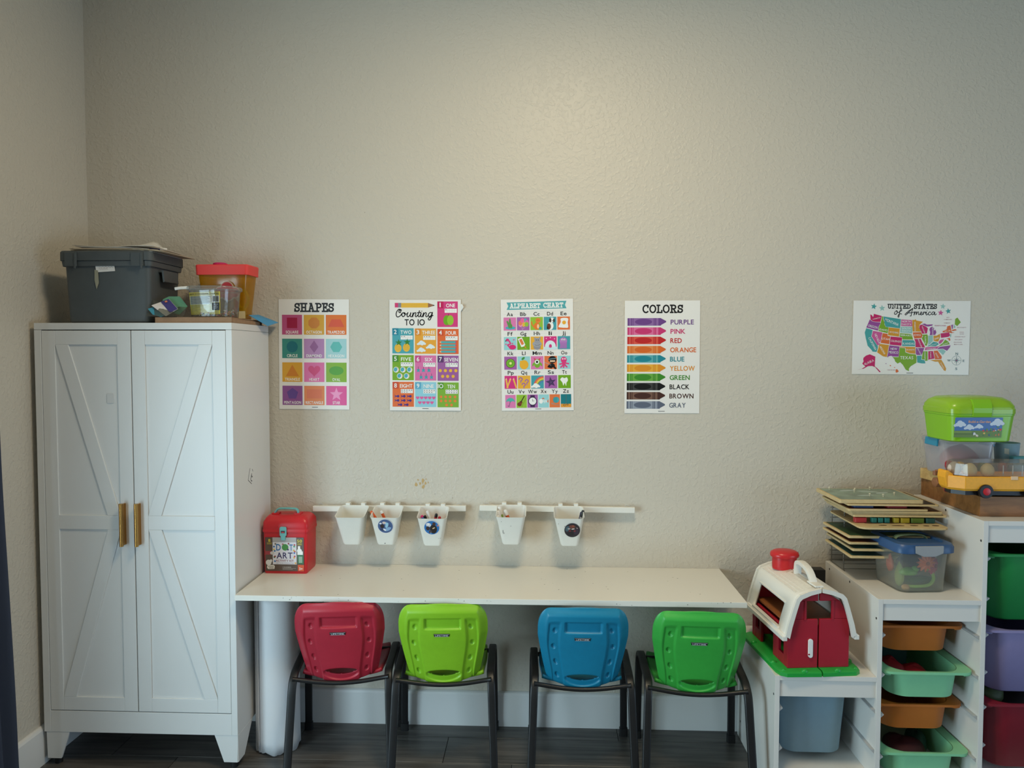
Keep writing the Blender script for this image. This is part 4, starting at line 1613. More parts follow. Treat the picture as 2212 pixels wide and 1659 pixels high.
MG, PU, GR, TE, LT, OR_, MU, PK = (198, 30, 100), (150, 74, 150), (124, 168, 34), (72, 160, 160), (152, 196, 190), (220, 106, 46), (214, 150, 38), (206, 90, 150)
ST = [(MG, [(437, 360), (462, 374), (482, 405), (490, 375), (493, 352), (620, 385), (600, 480), (520, 478), (470, 468), (440, 440)]),
      (PU, [(428, 440), (465, 472), (520, 484), (598, 488), (600, 505), (575, 545), (560, 620), (372, 570), (400, 510)]),
      (TE, [(372, 582), (475, 610), (452, 712), (560, 870), (558, 900), (540, 960), (475, 955), (460, 930), (395, 860), (380, 800), (365, 740), (348, 650)]),
      (PK, [(482, 622), (632, 650), (590, 850), (570, 845), (558, 862), (460, 710)]),
      (GR, [(625, 390), (645, 395), (640, 430), (665, 490), (662, 515), (685, 560), (732, 568), (715, 660), (570, 625), (580, 550), (605, 500)]),
      (TE, [(650, 393), (928, 435), (915, 580), (735, 560), (700, 562), (680, 545), (668, 510), (662, 470), (648, 430)]),
      (MU, [(735, 568), (910, 585), (900, 715), (722, 690)]), (OR_, [(638, 658), (715, 670), (715, 700), (758, 710), (742, 835), (605, 815)]),
      (MG, [(765, 712), (948, 728), (938, 860), (750, 842)]), (MU, [(600, 830), (738, 848), (705, 1040), (645, 1030), (548, 965), (570, 900), (575, 860)]),
      (PU, [(745, 852), (908, 870), (893, 1032), (790, 1030), (780, 1020), (730, 1030), (728, 1045), (712, 1042)]),
      (PK, [(935, 440), (1103, 448), (1110, 548), (930, 545)]), (LT, [(925, 555), (1110, 558), (1112, 650), (1105, 665), (1060, 655), (918, 648)]),
      (GR, [(915, 660), (1060, 668), (1105, 680), (1125, 760), (955, 758), (950, 722), (908, 716)]), (TE, [(955, 768), (1130, 770), (1155, 800), (1158, 865), (948, 862)]),
      (MU, [(912, 872), (1160, 878), (1165, 985), (1080, 980), (1012, 955), (1005, 890), (912, 885)]),
      (GR, [(912, 892), (996, 897), (1003, 964), (1080, 990), (1170, 995), (1185, 1045), (1180, 1130), (1090, 1185), (1060, 1225), (1062, 1265), (1010, 1240), (965, 1165), (920, 1120), (880, 1145), (840, 1110), (830, 1075), (795, 1040), (895, 1042)]),
      (MU, [(1112, 445), (1150, 448), (1160, 432), (1175, 455), (1280, 475), (1225, 525), (1215, 570), (1250, 620), (1245, 632), (1118, 632), (1112, 545)]),
      (OR_, [(1122, 645), (1250, 640), (1275, 690), (1262, 735), (1145, 742), (1125, 680)]), (MG, [(1145, 750), (1250, 748), (1268, 790), (1310, 860), (1315, 885), (1165, 882), (1165, 800)]),
      (PU, [(1170, 895), (1305, 892), (1285, 950), (1265, 1005), (1185, 1005), (1172, 985)]),
      (TE, [(1188, 1018), (1262, 1015), (1265, 1045), (1255, 1078), (1305, 1083), (1320, 1110), (1325, 1138), (1270, 1138), (1195, 1125)]),
      (MG, [(1230, 530), (1262, 520), (1335, 555), (1360, 580), (1345, 660), (1268, 665), (1252, 620), (1222, 575)]),
      (GR, [(1265, 680), (1350, 675), (1362, 700), (1362, 800), (1345, 855), (1322, 855), (1300, 800), (1265, 740), (1284, 700)]),
      (PU, [(1395, 570), (1430, 550), (1460, 575), (1455, 615), (1480, 600), (1498, 640), (1480, 682), (1390, 688), (1400, 640), (1385, 600)]),
      (PU, [(1265, 512), (1310, 503), (1345, 520), (1440, 515), (1430, 535), (1370, 550), (1330, 545)]),
      (LT, [(1370, 695), (1440, 690), (1443, 780), (1400, 825), (1368, 845)]), (MU, [(1452, 695), (1500, 695), (1555, 665), (1558, 720), (1528, 788), (1490, 788), (1454, 775)]),
      (TE, [(1350, 867), (1400, 837), (1450, 792), (1510, 802), (1538, 830), (1490, 862)]), (PK, [(1325, 882), (1550, 864), (1500, 908), (1312, 930)]),
      (GR, [(1287, 947), (1358, 944), (1360, 1095), (1322, 1098), (1310, 1076), (1268, 1073), (1277, 1000)]), (MG, [(1370, 942), (1445, 940), (1473, 1060), (1390, 1073), (1372, 1086)]),
      (OR_, [(1457, 937), (1518, 932), (1588, 1030), (1580, 1068), (1480, 1073)]),
      (MU, [(1400, 1085), (1475, 1080), (1580, 1078), (1620, 1140), (1658, 1220), (1650, 1258), (1625, 1250), (1560, 1160), (1530, 1110), (1480, 1110)]),
      (LT, [(1522, 925), (1600, 907), (1650, 945), (1605, 1002)]), (PU, [(1555, 872), (1725, 847), (1715, 880), (1670, 935), (1602, 902), (1505, 912)]),
      (GR, [(1532, 863), (1600, 812), (1640, 757), (1690, 790), (1713, 830)]), (PK, [(1532, 800), (1560, 762), (1622, 748), (1590, 800), (1552, 828)]),
      (MG, [(1564, 660), (1700, 642), (1718, 690), (1690, 713), (1574, 730)]), (OR_, [(1595, 625), (1660, 595), (1670, 545), (1720, 530), (1743, 640), (1790, 640), (1740, 655), (1690, 640), (1600, 642)]),
      (PU, [(1732, 525), (1762, 517), (1758, 583), (1744, 590)]), (LT, [(1775, 512), (1803, 560), (1772, 578)]), (GR, [(1795, 430), (1830, 405), (1885, 480), (1830, 540), (1790, 515)]),
      (OR_, [(1748, 600), (1800, 590), (1825, 605), (1800, 612), (1750, 622)]), (LT, [(1720, 665), (1738, 672), (1730, 720), (1716, 712)]), (OR_, [(1655, 742), (1712, 728), (1722, 770), (1700, 775), (1690, 748)]),
      (MG, [(330, 1055), (370, 1020), (430, 998), (520, 1035), (512, 1190), (545, 1215), (607, 1277), (588, 1285), (520, 1205), (470, 1185), (400, 1190), (330, 1230), (210, 1250), (300, 1233), (360, 1195), (310, 1150), (332, 1110), (325, 1080)]),
      (OR_, [(848, 1242), (870, 1232), (900, 1268), (868, 1290), (850, 1285)]), (OR_, [(752, 1168), (770, 1170), (775, 1184), (758, 1186)]), (OR_, [(822, 1200), (845, 1206), (838, 1214), (822, 1208)]), (PU, [(686, 1140), (700, 1142), (698, 1152), (686, 1152)])]
for c_, q in ST:
    P.poly(mp(q), c_)
P.layer = 2


def mtext(t, x0, y0, x1, y1, c_=WHT, rot=0, bold=False):
    a, b_ = mp([(x0, y0)])[0]
    P.text(t, a, y0 - 141, a + x1 - x0, y1 - 141, c_, bold, rot)


for (t, x0, y0, x1, y1, ro) in (('OREGON', 400, 535, 556, 575, 14), ('MONTANA', 668, 460, 900, 505, 22), ('NORTH', 945, 455, 1085, 485, 0), ('DAKOTA', 940, 500, 1095, 532, 0), ('SOUTH', 950, 568, 1085, 595, 0), ('DAKOTA', 945, 606, 1085, 634, 0),
                              ('IDAHO', 585, 590, 712, 622, 8), ('WYOMING', 745, 632, 890, 660, 5), ('NEBRASKA', 918, 678, 1104, 704, 3), ('NEVADA', 470, 730, 640, 766, 64), ('UTAH', 625, 732, 745, 768, 6), ('COLORADO', 768, 770, 935, 802, 5),
                              ('KANSAS', 962, 805, 1150, 842, 0), ('CALIFORNIA', 360, 810, 590, 846, 60), ('ARIZONA', 560, 915, 710, 945, 58), ('NEW', 765, 890, 870, 925, 2), ('MEXICO', 738, 945, 888, 985, 2), ('TEXAS', 920, 1022, 1130, 1074, 0),
                              ('IOWA', 1138, 670, 1250, 700, 0), ('ALASKA', 335, 1105, 500, 1145, -24), ('WASHINGTON', 470, 415, 600, 435, -14), ('MINNESOTA', 1080, 540, 1230, 562, 86), ('WISCONSIN', 1230, 590, 1350, 610, 66), ('ILLINOIS', 1265, 755, 1385, 778, 88),
                              ('MICHIGAN', 1380, 610, 1500, 630, 88), ('OHIO', 1462, 725, 1540, 752, -20), ('MISSOURI', 1165, 805, 1305, 826, 65), ('OKLAHOMA', 1015, 910, 1150, 932, 0), ('ARKANSAS', 1165, 940, 1290, 960, 60), ('KENTUCKY', 1390, 830, 1510, 848, -16),
                              ('TENNESSEE', 1335, 894, 1490, 912, -6), ('ALABAMA', 1360, 995, 1460, 1014, 88), ('GEORGIA', 1465, 1000, 1560, 1020, 60), ('MISSISSIPPI', 1255, 1010, 1380, 1028, 88), ('NEW YORK', 1630, 610, 1725, 628, -8), ('FLORIDA', 1545, 1165, 1650, 1182, 60), ('VIRGINIA', 1590, 815, 1690, 832, -20)):
    mtext(t, x0, y0, x1, y1, WHT, ro)
for (t, x0, y0, x1, y1) in (('PENNSYLVANIA', 1470, 526, 1650, 544), ('NEW', 1655, 398, 1705, 412), ('HAMPSHIRE', 1615, 430, 1745, 444), ('VERMONT', 1612, 484, 1718, 500), ('MASSACHUSETTS', 1830, 555, 1970, 570), ('RHODE', 1870, 630, 1935, 645),
                            ('ISLAND', 1870, 658, 1935, 672), ('CONNECTICUT', 1790, 702, 1960, 718), ('NEW JERSEY', 1790, 748, 1915, 764), ('DELAWARE', 1775, 790, 1905, 806), ('MARYLAND', 1780, 824, 1920, 840), ('HAWAII', 716, 1236, 836, 1256)):
    mtext(t, x0, y0, x1, y1, (196, 156, 164) if t != 'PENNSYLVANIA' else (190, 100, 140))
P.layer = 1
a0 = mp([(712, 188)])[0]
P.slab('UNITED', 712 - 166, 192 - 141, 1085 - 166, 270 - 141, 7, BLK)
P.slab('STATES', 1135 - 166, 190 - 141, 1505 - 166, 272 - 141, 7, BLK)
AM = [[(862, 300), (838, 318), (828, 348), (846, 360), (868, 342), (872, 312), (862, 300), (868, 318), (892, 330), (915, 310)],
      [(915, 310), (942, 300), (938, 280), (922, 290), (912, 330), (900, 398), (886, 396), (892, 372), (912, 350), (944, 352)],
      [(1120, 268), (1060, 300), (1010, 345), (998, 360), (1015, 366), (1050, 330), (1105, 275), (1118, 268), (1102, 330), (1096, 378), (1080, 384)],
      [(1030, 338), (1110, 330), (1150, 318)], [(1150, 318), (1142, 368), (1158, 330), (1178, 318), (1176, 362), (1190, 330), (1210, 318), (1212, 352), (1222, 364), (1240, 352)],
      [(1240, 352), (1268, 340), (1262, 320), (1244, 330), (1244, 356), (1262, 366), (1288, 348)], [(1296, 318), (1288, 366), (1296, 336), (1318, 318), (1324, 326)],
      [(1324, 340), (1340, 320), (1334, 356), (1346, 366), (1362, 350)], [(1408, 326), (1392, 318), (1372, 336), (1374, 360), (1394, 366), (1420, 350)],
      [(1470, 326), (1448, 316), (1428, 336), (1432, 362), (1454, 356), (1474, 322), (1470, 356), (1482, 366), (1498, 350)]]
P.line([smooth_path([(a - 166, b_ - 141) for a, b_ in q], 5) for q in AM], 5.5, BLK)
P.ell(1350 - 166, 300 - 141, 6, 6, BLK, 8)
for (x, y, r_, c_, ro) in ((495, 235, 50, TE, -80), (628, 262, 52, LT, -95), (1600, 230, 46, LT, -85), (1688, 305, 48, TE, -100), (1568, 332, 48, PK, -85)):
    P.star(x - 166, y - 141, r_, c_, 5, .45, ro)
cx, cy = mp([(1822, 1088)])[0]
gy = (92, 122, 130)
P.line([arc(cx, cy, 74, 74, 0, 360, 28)], 2, gy, False)
P.layer = 2
P.star(cx, cy, 84, gy, 4, .12, -90)
P.star(cx, cy, 52, gy, 4, .14, -45)
P.ell(cx, cy, 9, 9, MG, 10)
for (t, x0, y0, x1, y1) in (('N', 1806, 960, 1846, 1000), ('S', 1804, 1200, 1836, 1238), ('W', 1676, 1070, 1730, 1106), ('E', 1922, 1074, 1950, 1110)):
    mtext(t, x0, y0, x1, y1, gy, 0, True)
P.rect(*[v - o_ for v, o_ in zip((1020, 1290, 1128, 1298), (140, 141, 140, 141))], (60, 58, 60))
P.build('print', p)
# ================================================================== things on top of the wardrobe
def blob(mb, c, r, n=12, m=8, wob=.0, seed=0, mt=0):
    rnd = random.Random(seed)
    ph = [rnd.uniform(0, 6.28) for _ in range(6)]
    rings_ = []
    for j in range(m + 1):
        th = PI * (j / m) * .998 + .001
        ring_ = []
        for i in range(n):
            a = 2 * PI * i / n
            k = 1 + wob * (math.sin(2 * a + ph[0] + 2 * th) + math.sin(3 * a + ph[1] - th) * .6 + math.sin(3 * th + ph[2]) * .7)
            ring_.append((c[0] + r[0] * k * math.sin(th) * math.cos(a), c[1] + r[1] * k * math.sin(th) * math.sin(a), c[2] - r[2] * k * math.cos(th)))
        rings_.append(ring_)
    mb.loft(rings_, True, True, True, mt)
    return mb


TOPZ = CZ
# ---- grey tote with lid
tote = thing('storage_tote', 'large charcoal grey plastic tote with lid on the wardrobe', 'storage box', (-1.520, 2.615, TOPZ))
tm_ = mat('charcoal_plastic', (76, 82, 84), .5, noise=(30, .04), bump=(500, .1, .0004))
b = MB()
tub(b, .292, .205, .308, .222, .215, .018, .02, .003, 4)
b.build('tote_body', tm_, tote, smooth=35)
b = MB()
b.loft([ring(rrect(.320, .232, .018, 4), .198), ring(rrect(.324, .236, .018, 4), .214), ring(rrect(.324, .236, .018, 4), .216)], False, False)
b.loft([ring(rrect(.309, .223, .018, 4), .198), ring(rrect(.320, .232, .018, 4), .198)], False, False)
b.build('rim_band', tm_, tote, smooth=30)
b = MB()
b.loft([ring(rrect(.332, .243, .02, 4), .217), ring(rrect(.332, .243, .02, 4), .246), ring(rrect(.326, .237, .02, 4), .251), ring(rrect(.300, .21, .02, 4), .2515), ring(rrect(.296, .206, .02, 4), .247)], True, True)
b.build('lid', tm_, tote, smooth=30)
for sx in (-1, 1):
    MB().box(sx * .118 - .022, sx * .118 + .022, -.126, -.1215, .196, .245).build('latch', tm_, tote, bevel=.002)
    MB().box(sx * .118 + .014, sx * .118 + .020, -.129, -.125, .188, .240).build('latch_rib', tm_, tote, bevel=.001)
for sx in (-1, 1):
    MB().prism([(sx * .150, .19), (sx * .172, .19), (sx * .176, .15), (sx * .170, .148), (sx * .166, .183), (sx * .150, .183)], 'y', -.05, .05).build('grip', tm_, tote)
lb = MB().obox((-.002, -.1128, .193), (.0335, 0, .002), (0, .0004, 0), (-.001, -.0012, .0142)).build('paper_label', mat('label_paper', (226, 224, 220), .6), tote)
lb['label'] = 'small white handwritten label'
sb = MB()
for (q, w_) in ((.200, .022), (.194, .026), (.1885, .016)):
    pts = [(-.024 + k * w_ * 2 / 16, q + .0016 * math.sin(k * 1.9) + .0008 * math.sin(k * 4.1)) for k in range(17)]
    vs, fs = stroke_geo([pts], .0004, False)
    sb.add([(v[0], -.1138 - (v[1] - .193) * .08, v[1]) for v in vs], fs)
sb.build('handwriting', mat('grey_ink', (150, 138, 140), .7), lb)
b = MB().add([(-.040, -.1126, .186), (-.028, -.1126, .183), (-.027, -.1102, .14), (-.036, -.1098, .118), (-.042, -.111, .15)], [(0, 1, 2, 3, 4)])
b.build('torn_tape', mat('old_tape', (150, 148, 128), .5), tote, solid=.0004)

# ---- papers piled on the tote
pw = mat('loose_paper', (222, 216, 206), .65)
pk = mat('kraft_folder', (196, 176, 146), .7)
pgrp = 'papers piled on the grey tote'
random.seed(5)
plab = ['flat kraft paper folder under the pile of papers on the tote', 'tan paper folder second from the bottom of the pile on the tote', 'white paper sheet lying directly on the tan folders on the tote', 'white paper sheet in the middle of the pile on the tote',
        'white paper sheet just under the buckled top sheet on the tote', 'top white paper sheet with one edge buckled upward']
tz = TOPZ + .2518
for k in range(6):
    w_, d_ = [(.33, .232), (.31, .225), (.29, .215), (.285, .216), (.279, .214), (.279, .212)][k]
    cx, cy = [(-1.480, 2.620), (-1.492, 2.612), (-1.496, 2.612), (-1.490, 2.616), (-1.500, 2.612), (-1.488, 2.620)][k]
    rot = [-.02, .015, -.03, .03, -.05, -.06][k]
    t = thing('paper_sheet' if k > 1 else 'paper_folder', plab[k], 'paper' if k > 1 else 'folder', (cx, cy, tz), rot, pgrp)
    rows_ = []
    for j in range(13):
        v = -1 + 2 * j / 12
        r_ = []
        for i in range(19):
            u = -1 + 2 * i / 18
            z = .0012 * math.sin(3 * u + k) * (1 if k > 1 else .1) + .0014
            if k in (1, 2, 3, 4):
                z += (k - .5) * .0016 * max(0, -u) ** 2 + .0012
            if k < 2:
                z -= .010 * max(0, u - .45) ** 1.5
            if k >= 2:
                z -= .016 * max(0, u - .25) ** 1.3 * (1 if k < 5 else .55)
            if k == 5:
                z += .050 * math.exp(-((u - .12) / .30) ** 2) * max(0, (v + 1) / 2) ** 1.4 + .006 * max(0, u) * (1 - v) * .5
            r_.append((u * w_ / 2, v * d_ / 2, z))
        rows_.append(r_)
    b = MB().loft(rows_, False, False, False)
    b.build('sheet', pk if k < 2 else pw, t, smooth=60, solid=.0007 if k > 1 else .0016, offset=1)
    tz += [.0022, .0032, .0030, .0030, .0030, 0][k]
# small blue marker lying at the right end of the pile
t = thing('marker_pen', 'dark blue capped marker lying on the papers', 'marker', (-1.378, 2.575, TOPZ + .268), .5)
MB().lathe([(.0, -.022), (.005, -.022), (.006, -.018), (.006, .012), (.0, .012)], 12, axis='x', cap0=False, cap1=False).build('barrel', mat('navy_plastic', (32, 40, 92), .4), t, smooth=40)
MB().lathe([(.0, .012), (.0045, .012), (.0045, .034), (.0, .036)], 12, axis='x', cap0=False, cap1=False).build('cap', mat('white_plastic', (228, 228, 226), .4), t, smooth=40)

# ---- flat cardboard carton
cdm = mat('cardboard', (150, 118, 90), .8, noise=(60, .08))
cdk = mat('cardboard_inside', (112, 86, 64), .85)
ct = thing('flat_carton', 'flat brown cardboard carton lying on the wardrobe edge', 'carton', (-1.2055, 2.630, TOPZ))
MB().box(-.1355, .1355, -.139, .145, 0, .0015).build('carton_base', cdk, ct)
MB().box(-.1355, .134, -.140, -.137, 0, .0195).build('front_flap', cdm, ct)
MB().prism([(-.137, .0015), (.110, .0015), (.110, .0130), (-.137, .0160)], 'x', .1325, .1355).build('side_flap', cdm, ct)
MB().box(-.1355, .128, -.1365, .145, .0165, .0195).build('carton_top', cdm, ct)
MB().box(-.1355, -.1325, -.1365, .145, .0016, .0164).build('end_flap', cdm, ct)
MB().box(-.13, .13, .142, .145, .0016, .0164).build('back_flap', cdm, ct)
CT = TOPZ + .0196

# ---- blue card sheet sliding off behind
t = thing('card_sheet', 'bright blue card sheet jutting over the back corner of the wardrobe', 'card', (-1.10, 2.765, CT))
_w = [(-1.102, 2.715, 1.6160), (-1.098, 2.80, 1.6215), (-1.030, 2.825, 1.5930), (-1.041, 2.742, 1.5765), (-1.060, 2.685, 1.5975)]
_q = [(x + 1.10, y - 2.765, z - CT) for x, y, z in _w]
MB().add(_q, [(0, 1, 2, 3), (0, 3, 4)]).build('sheet', mat('blue_card', (70, 150, 200), .5), t, solid=.0012, offset=0)

# ---- yellow see-through tub with red lid
yt = thing('toy_tub', 'see-through yellow toy tub with bright red lid', 'toy tub', (-1.186, 2.728, CT))
ym = clear_mat('yellow_clear', (250, 222, 70), (226, 184, 24), .30, .12)
b = MB()
tub(b, .150, .078, .186, .100, .168, .010, .012, .0022, 4)
b.build('tub_body', ym, yt, smooth=30)
b = MB()
b.loft([ring(rrect(.197, .112, .012, 4), .166), ring(rrect(.200, .115, .012, 4), .200), ring(rrect(.196, .111, .012, 4), .2035)], True, True)
b.build('lid', mat('red_lid_plastic', (236, 66, 62), .4), yt, smooth=30)
b = MB().lathe([(.0, .2036), (.026, .2036), (.026, .213), (.02, .216), (0, .216)], 24, (-.028, .0, 0), cap0=False, cap1=False)
b.build('lid_knob', mat('magenta_plastic', (206, 30, 110), .4), yt, smooth=40)
# cloud shaped red emblem with cream outlines
em = MB()
for k, (cx, cz, r_) in enumerate(((.020, .116, .026), (.048, .100, .021), (-.006, .100, .022), (.022, .092, .024))):
    yy = -.0515 - .00004 * k
    for (rr, mi, q) in ((r_, 0, 0), (r_ - .0016, 1, .0003), (r_ - .0028, 0, .0006), (r_ - .0036, 2, .0009)):
        pts = [(cx + rr * math.cos(a * PI / 14), cz + rr * math.sin(a * PI / 14)) for a in range(28)]
        em.add([(p_[0], yy - q - .0003 - (p_[1] - .08) * .055, p_[1]) for p_ in pts], [tuple(range(28))], mi)
em.build('emblem', [mat('cream_print', (240, 226, 200), .4), mat('maroon_print', (120, 24, 30), .4), mat('red_print', (188, 26, 40), .4)], yt)
MB().obox((.068, -.0462, .018), (.016, 0, 0), (0, .0003, 0), (0, -.0009, .0135)).build('paper_label', mat('cream_label', (222, 206, 160), .6), yt)
# shapes inside the tub
t = thing('toy_ring', 'lime green ring toy standing inside the yellow tub', 'toy', (-1.132, 2.728, CT + .004))
b = MB().tube([(.020 * math.cos(a * PI / 12), .004, .075 + .034 * math.sin(a * PI / 12)) for a in range(24)], .006, 8, closed=True)
b.build('ring', mat('lime_toy', (150, 204, 40), .4), t, smooth=60)
MB().box(-.012, .012, -.002, .012, .0, .042).build('stem', MATS['lime_toy'], t, bevel=.003)
t = thing('toy_block', 'orange moulded toy inside the yellow tub', 'toy', (-1.168, 2.722, CT + .004))
blob(MB(), (0, 0, .055), (.020, .016, .052), 14, 10, .05, 3).build('moulded_toy', mat('orange_toy', (236, 150, 30), .5), t, smooth=60)
t = thing('toy_block', 'yellow moulded toy lying at the bottom of the yellow tub', 'toy', (-1.205, 2.725, CT + .004))
blob(MB(), (0, 0, .024), (.034, .026, .022), 14, 10, .06, 5).build('moulded_toy', mat('yellow_toy', (240, 196, 40), .5), t, smooth=60)

# ---- clear snack tub with beads and a yellow label
ck = thing('snack_tub', 'clear plastic snack tub with yellow label, beads in the bottom', 'plastic tub', (-1.166, 2.573, CT))
cm = clear_mat('clear_plastic', (240, 242, 240), (210, 214, 212), .10, .06)
b = MB()
tub(b, .150, .125, .164, .138, .100, .05, .054, .0012, 7)
b.build('tub_body', cm, ck, smooth=50)
b = MB()
b.loft([ring(rrect(.166, .140, .055, 7), .094), ring(rrect(.176, .150, .058, 7), .097), ring(rrect(.177, .151, .058, 7), .106), ring(rrect(.172, .146, .056, 7), .110), ring(rrect(.166, .140, .054, 7), .107)], False, False)
b.build('rim', clear_mat('clear_rim', (236, 238, 236), (220, 222, 222), .22, .06), ck, smooth=50)
MB().tube([(-.086, -.02, .1075), (-.110, -.03, .1055), (-.128, -.035, .102)], .0055, 8, r2=.004).build('handle', mat('white_plastic', (228, 228, 226), .4), ck, smooth=50)
P = Print(560, 400, .117, .078)
YL = (232, 206, 44)
P.rect(0, 0, 560, 400, YL)
P.up()
P.text('SNACK SCHOOLBOOK COOKIES', 12, 24, 540, 52, BLK, True)
P.rect(12, 74, 410, 220, (206, 204, 198))
P.rect(430, 74, 550, 190, (206, 204, 198))
P.rect(430, 200, 552, 330, (24, 22, 22))
P.up()
for k in range(7):
    P.rect(20, 84 + k * 19, 400 - (k * 37) % 60, 92 + k * 19, (92, 90, 88))
for k in range(11):
    P.rect(438 + k * 10, 82, 438 + k * 10 + (3 + (k * 7) % 5), 180, (30, 28, 28))
for k in range(5):
    P.rect(16, 246 + k * 22, 280 - (k * 53) % 120, 250 + k * 22, (120, 108, 40))
for k in range(4):
    P.rect(452, 224 + k * 24, 530 - (k * 17) % 30, 230 + k * 24, (150, 148, 146))
lo = P.build('label', ck)
lo['label'] = 'yellow printed label with barcode'
# wrap the label round the front of the tub
for v in lo.data.vertices:
    x, y, z = v.co
    f = (y + .039) / .078
    X = -.012 + x * (.96 + .05 * f)
    hw_ = .075 + .006 * f
    fl = .0625 + .0055 * f
    rr = .05 + .003 * f
    over = max(0, abs(X) - (hw_ - rr))
    yy = -fl + (rr - math.sqrt(max(rr * rr - over * over, 0)))
    v.co = (X, yy - z - .0006, .011 + f * .078 + .05 * (X + .012) * .35)
rb = random.Random(2)
bm_ = [mat('bead_%d' % i, c_, .3) for i, c_ in enumerate(((196, 60, 60), (60, 130, 170), (230, 190, 90), (226, 226, 220), (200, 110, 150), (90, 150, 90), (60, 50, 80), (226, 130, 70)))]
b = MB()
for k in range(420):
    a = rb.uniform(0, 2 * PI)
    q = math.sqrt(rb.uniform(.15, 1))
    r_ = .0032
    x, y = .066 * q * math.cos(a), .054 * q * math.sin(a)
    z = .008 + rb.uniform(0, .010) + (.012 * max(0, x / .07) if rb.random() < .7 else 0)
    mi = rb.randrange(8)
    b.add([(x + r_, y, z), (x - r_, y, z), (x, y + r_, z), (x, y - r_, z), (x, y, z + r_), (x, y, z - r_)], [(0, 2, 4), (2, 1, 4), (1, 3, 4), (3, 0, 4), (2, 0, 5), (1, 2, 5), (3, 1, 5), (0, 3, 5)], mi)
bo = b.build('beads', bm_, None, smooth=80)
bo.location = ck.location
bo['kind'] = 'stuff'
tag(bo, 'layer of small mixed beads inside the clear snack tub', 'beads')

# ---- zip bag with cards, leaning between tote and tub
zb = thing('zip_bag', 'clear zip bag of green and blue cards leaning on the tote', 'plastic bag', (-1.311, 2.516, CT))


def leaf(name, pts, m_, parent, th=.0012):
    return MB().add(pts, [tuple(range(len(pts)))]).build(name, m_, parent, solid=th, offset=0)


leaf('green_folder', [(-.030, .030, .066), (-.012, .036, .076), (.028, .036, .076), (.062, .022, .040), (.040, .006, .010), (-.03, .012, .03)], mat('green_card', (96, 150, 120), .5), zb)
leaf('blue_card', [(-.064, -.010, .030), (-.030, .012, .044), (.002, -.008, .008), (-.014, -.018, .001), (-.044, -.016, .010)], mat('teal_card', (60, 140, 164), .5), zb)
wc = leaf('white_card', [(-.052, -.008, .042), (-.004, .022, .066), (.036, .004, .030), (.002, -.014, .004)], mat('card_white', (216, 208, 204), .5), zb)
leaf('navy_print', [(-.026, .0055, .0555), (-.004, .0190, .0665), (.036, .0010, .0305), (.014, -.0100, .0165)], mat('navy_print', (64, 58, 120), .5), wc, .0004)
leaf('orange_print', [(-.013, .0065, .0575), (-.007, .0105, .0605), (-.002, .0075, .0555), (-.008, .0040, .0525)], mat('orange_print', (214, 130, 90), .5), wc, .0004)
b = MB()
rows_ = []
for j in range(9):
    r_ = []
    v = j / 8
    for i in range(13):
        u = i / 12
        x = -.066 + .130 * u
        z = .003 + .058 * v * (1 - .45 * u) * (1 + .1 * math.sin(5 * u + 2 * v))
        y = -.022 + .040 * v + .006 * math.sin(7 * u + 4 * v) - .006 * (1 - v) * math.sin(PI * u)
        r_.append((x, y, z))
    rows_.append(r_)
b.loft(rows_, False, False, False)
b.build('bag_film', clear_mat('bag_film', (206, 208, 200), (150, 152, 144), .22, .12), zb, smooth=60)

# ================================================================== wall rails with hanging cups
railm = mat('white_rail_paint', (232, 230, 222), .4)
cupm = mat('white_cup_plastic', (236, 234, 226), .4, noise=(25, .02))
dirt = mat('crayon_mark', (70, 68, 80), .8)


def rail(label, x0, x1, zl, zr):
    cx, cz = (x0 + x1) / 2, (zl + zr) / 2
    a = math.atan2(zr - zl, x1 - x0)
    t = thing('wall_rail', label, 'rail', (cx, WALL_Y, cz), rot=(0, -a, 0), group='white rails screwed to the wall')
    L_ = (x1 - x0) / 2
    MB().box(-L_, L_, -.030, -.012, -.011, .011).build('bar', railm, t, bevel=.002)
    for sx in (-1, 1):
        MB().box(sx * (L_ - .04) - .012, sx * (L_ - .04) + .012, -.0125, -.0005, -.009, .009).build('standoff', railm, t, bevel=.001)
        pts = [(sx * (L_ - .028) + .009 * math.cos(q * PI / 8), -.016, .012 + .006 * math.sin(q * PI / 8)) for q in range(9)]
        MB().tube(pts, .0012, 6).build('wire_hook', mat('clear_hook', (190, 190, 186), .3), t, smooth=50)
    return t


rail('white wall rail holding three cups above the red craft case', -.898, -.295, .8630, .8695)
rail('white wall rail holding two cups, farther from the wardrobe', -.2415, .359, .8720, .8685)


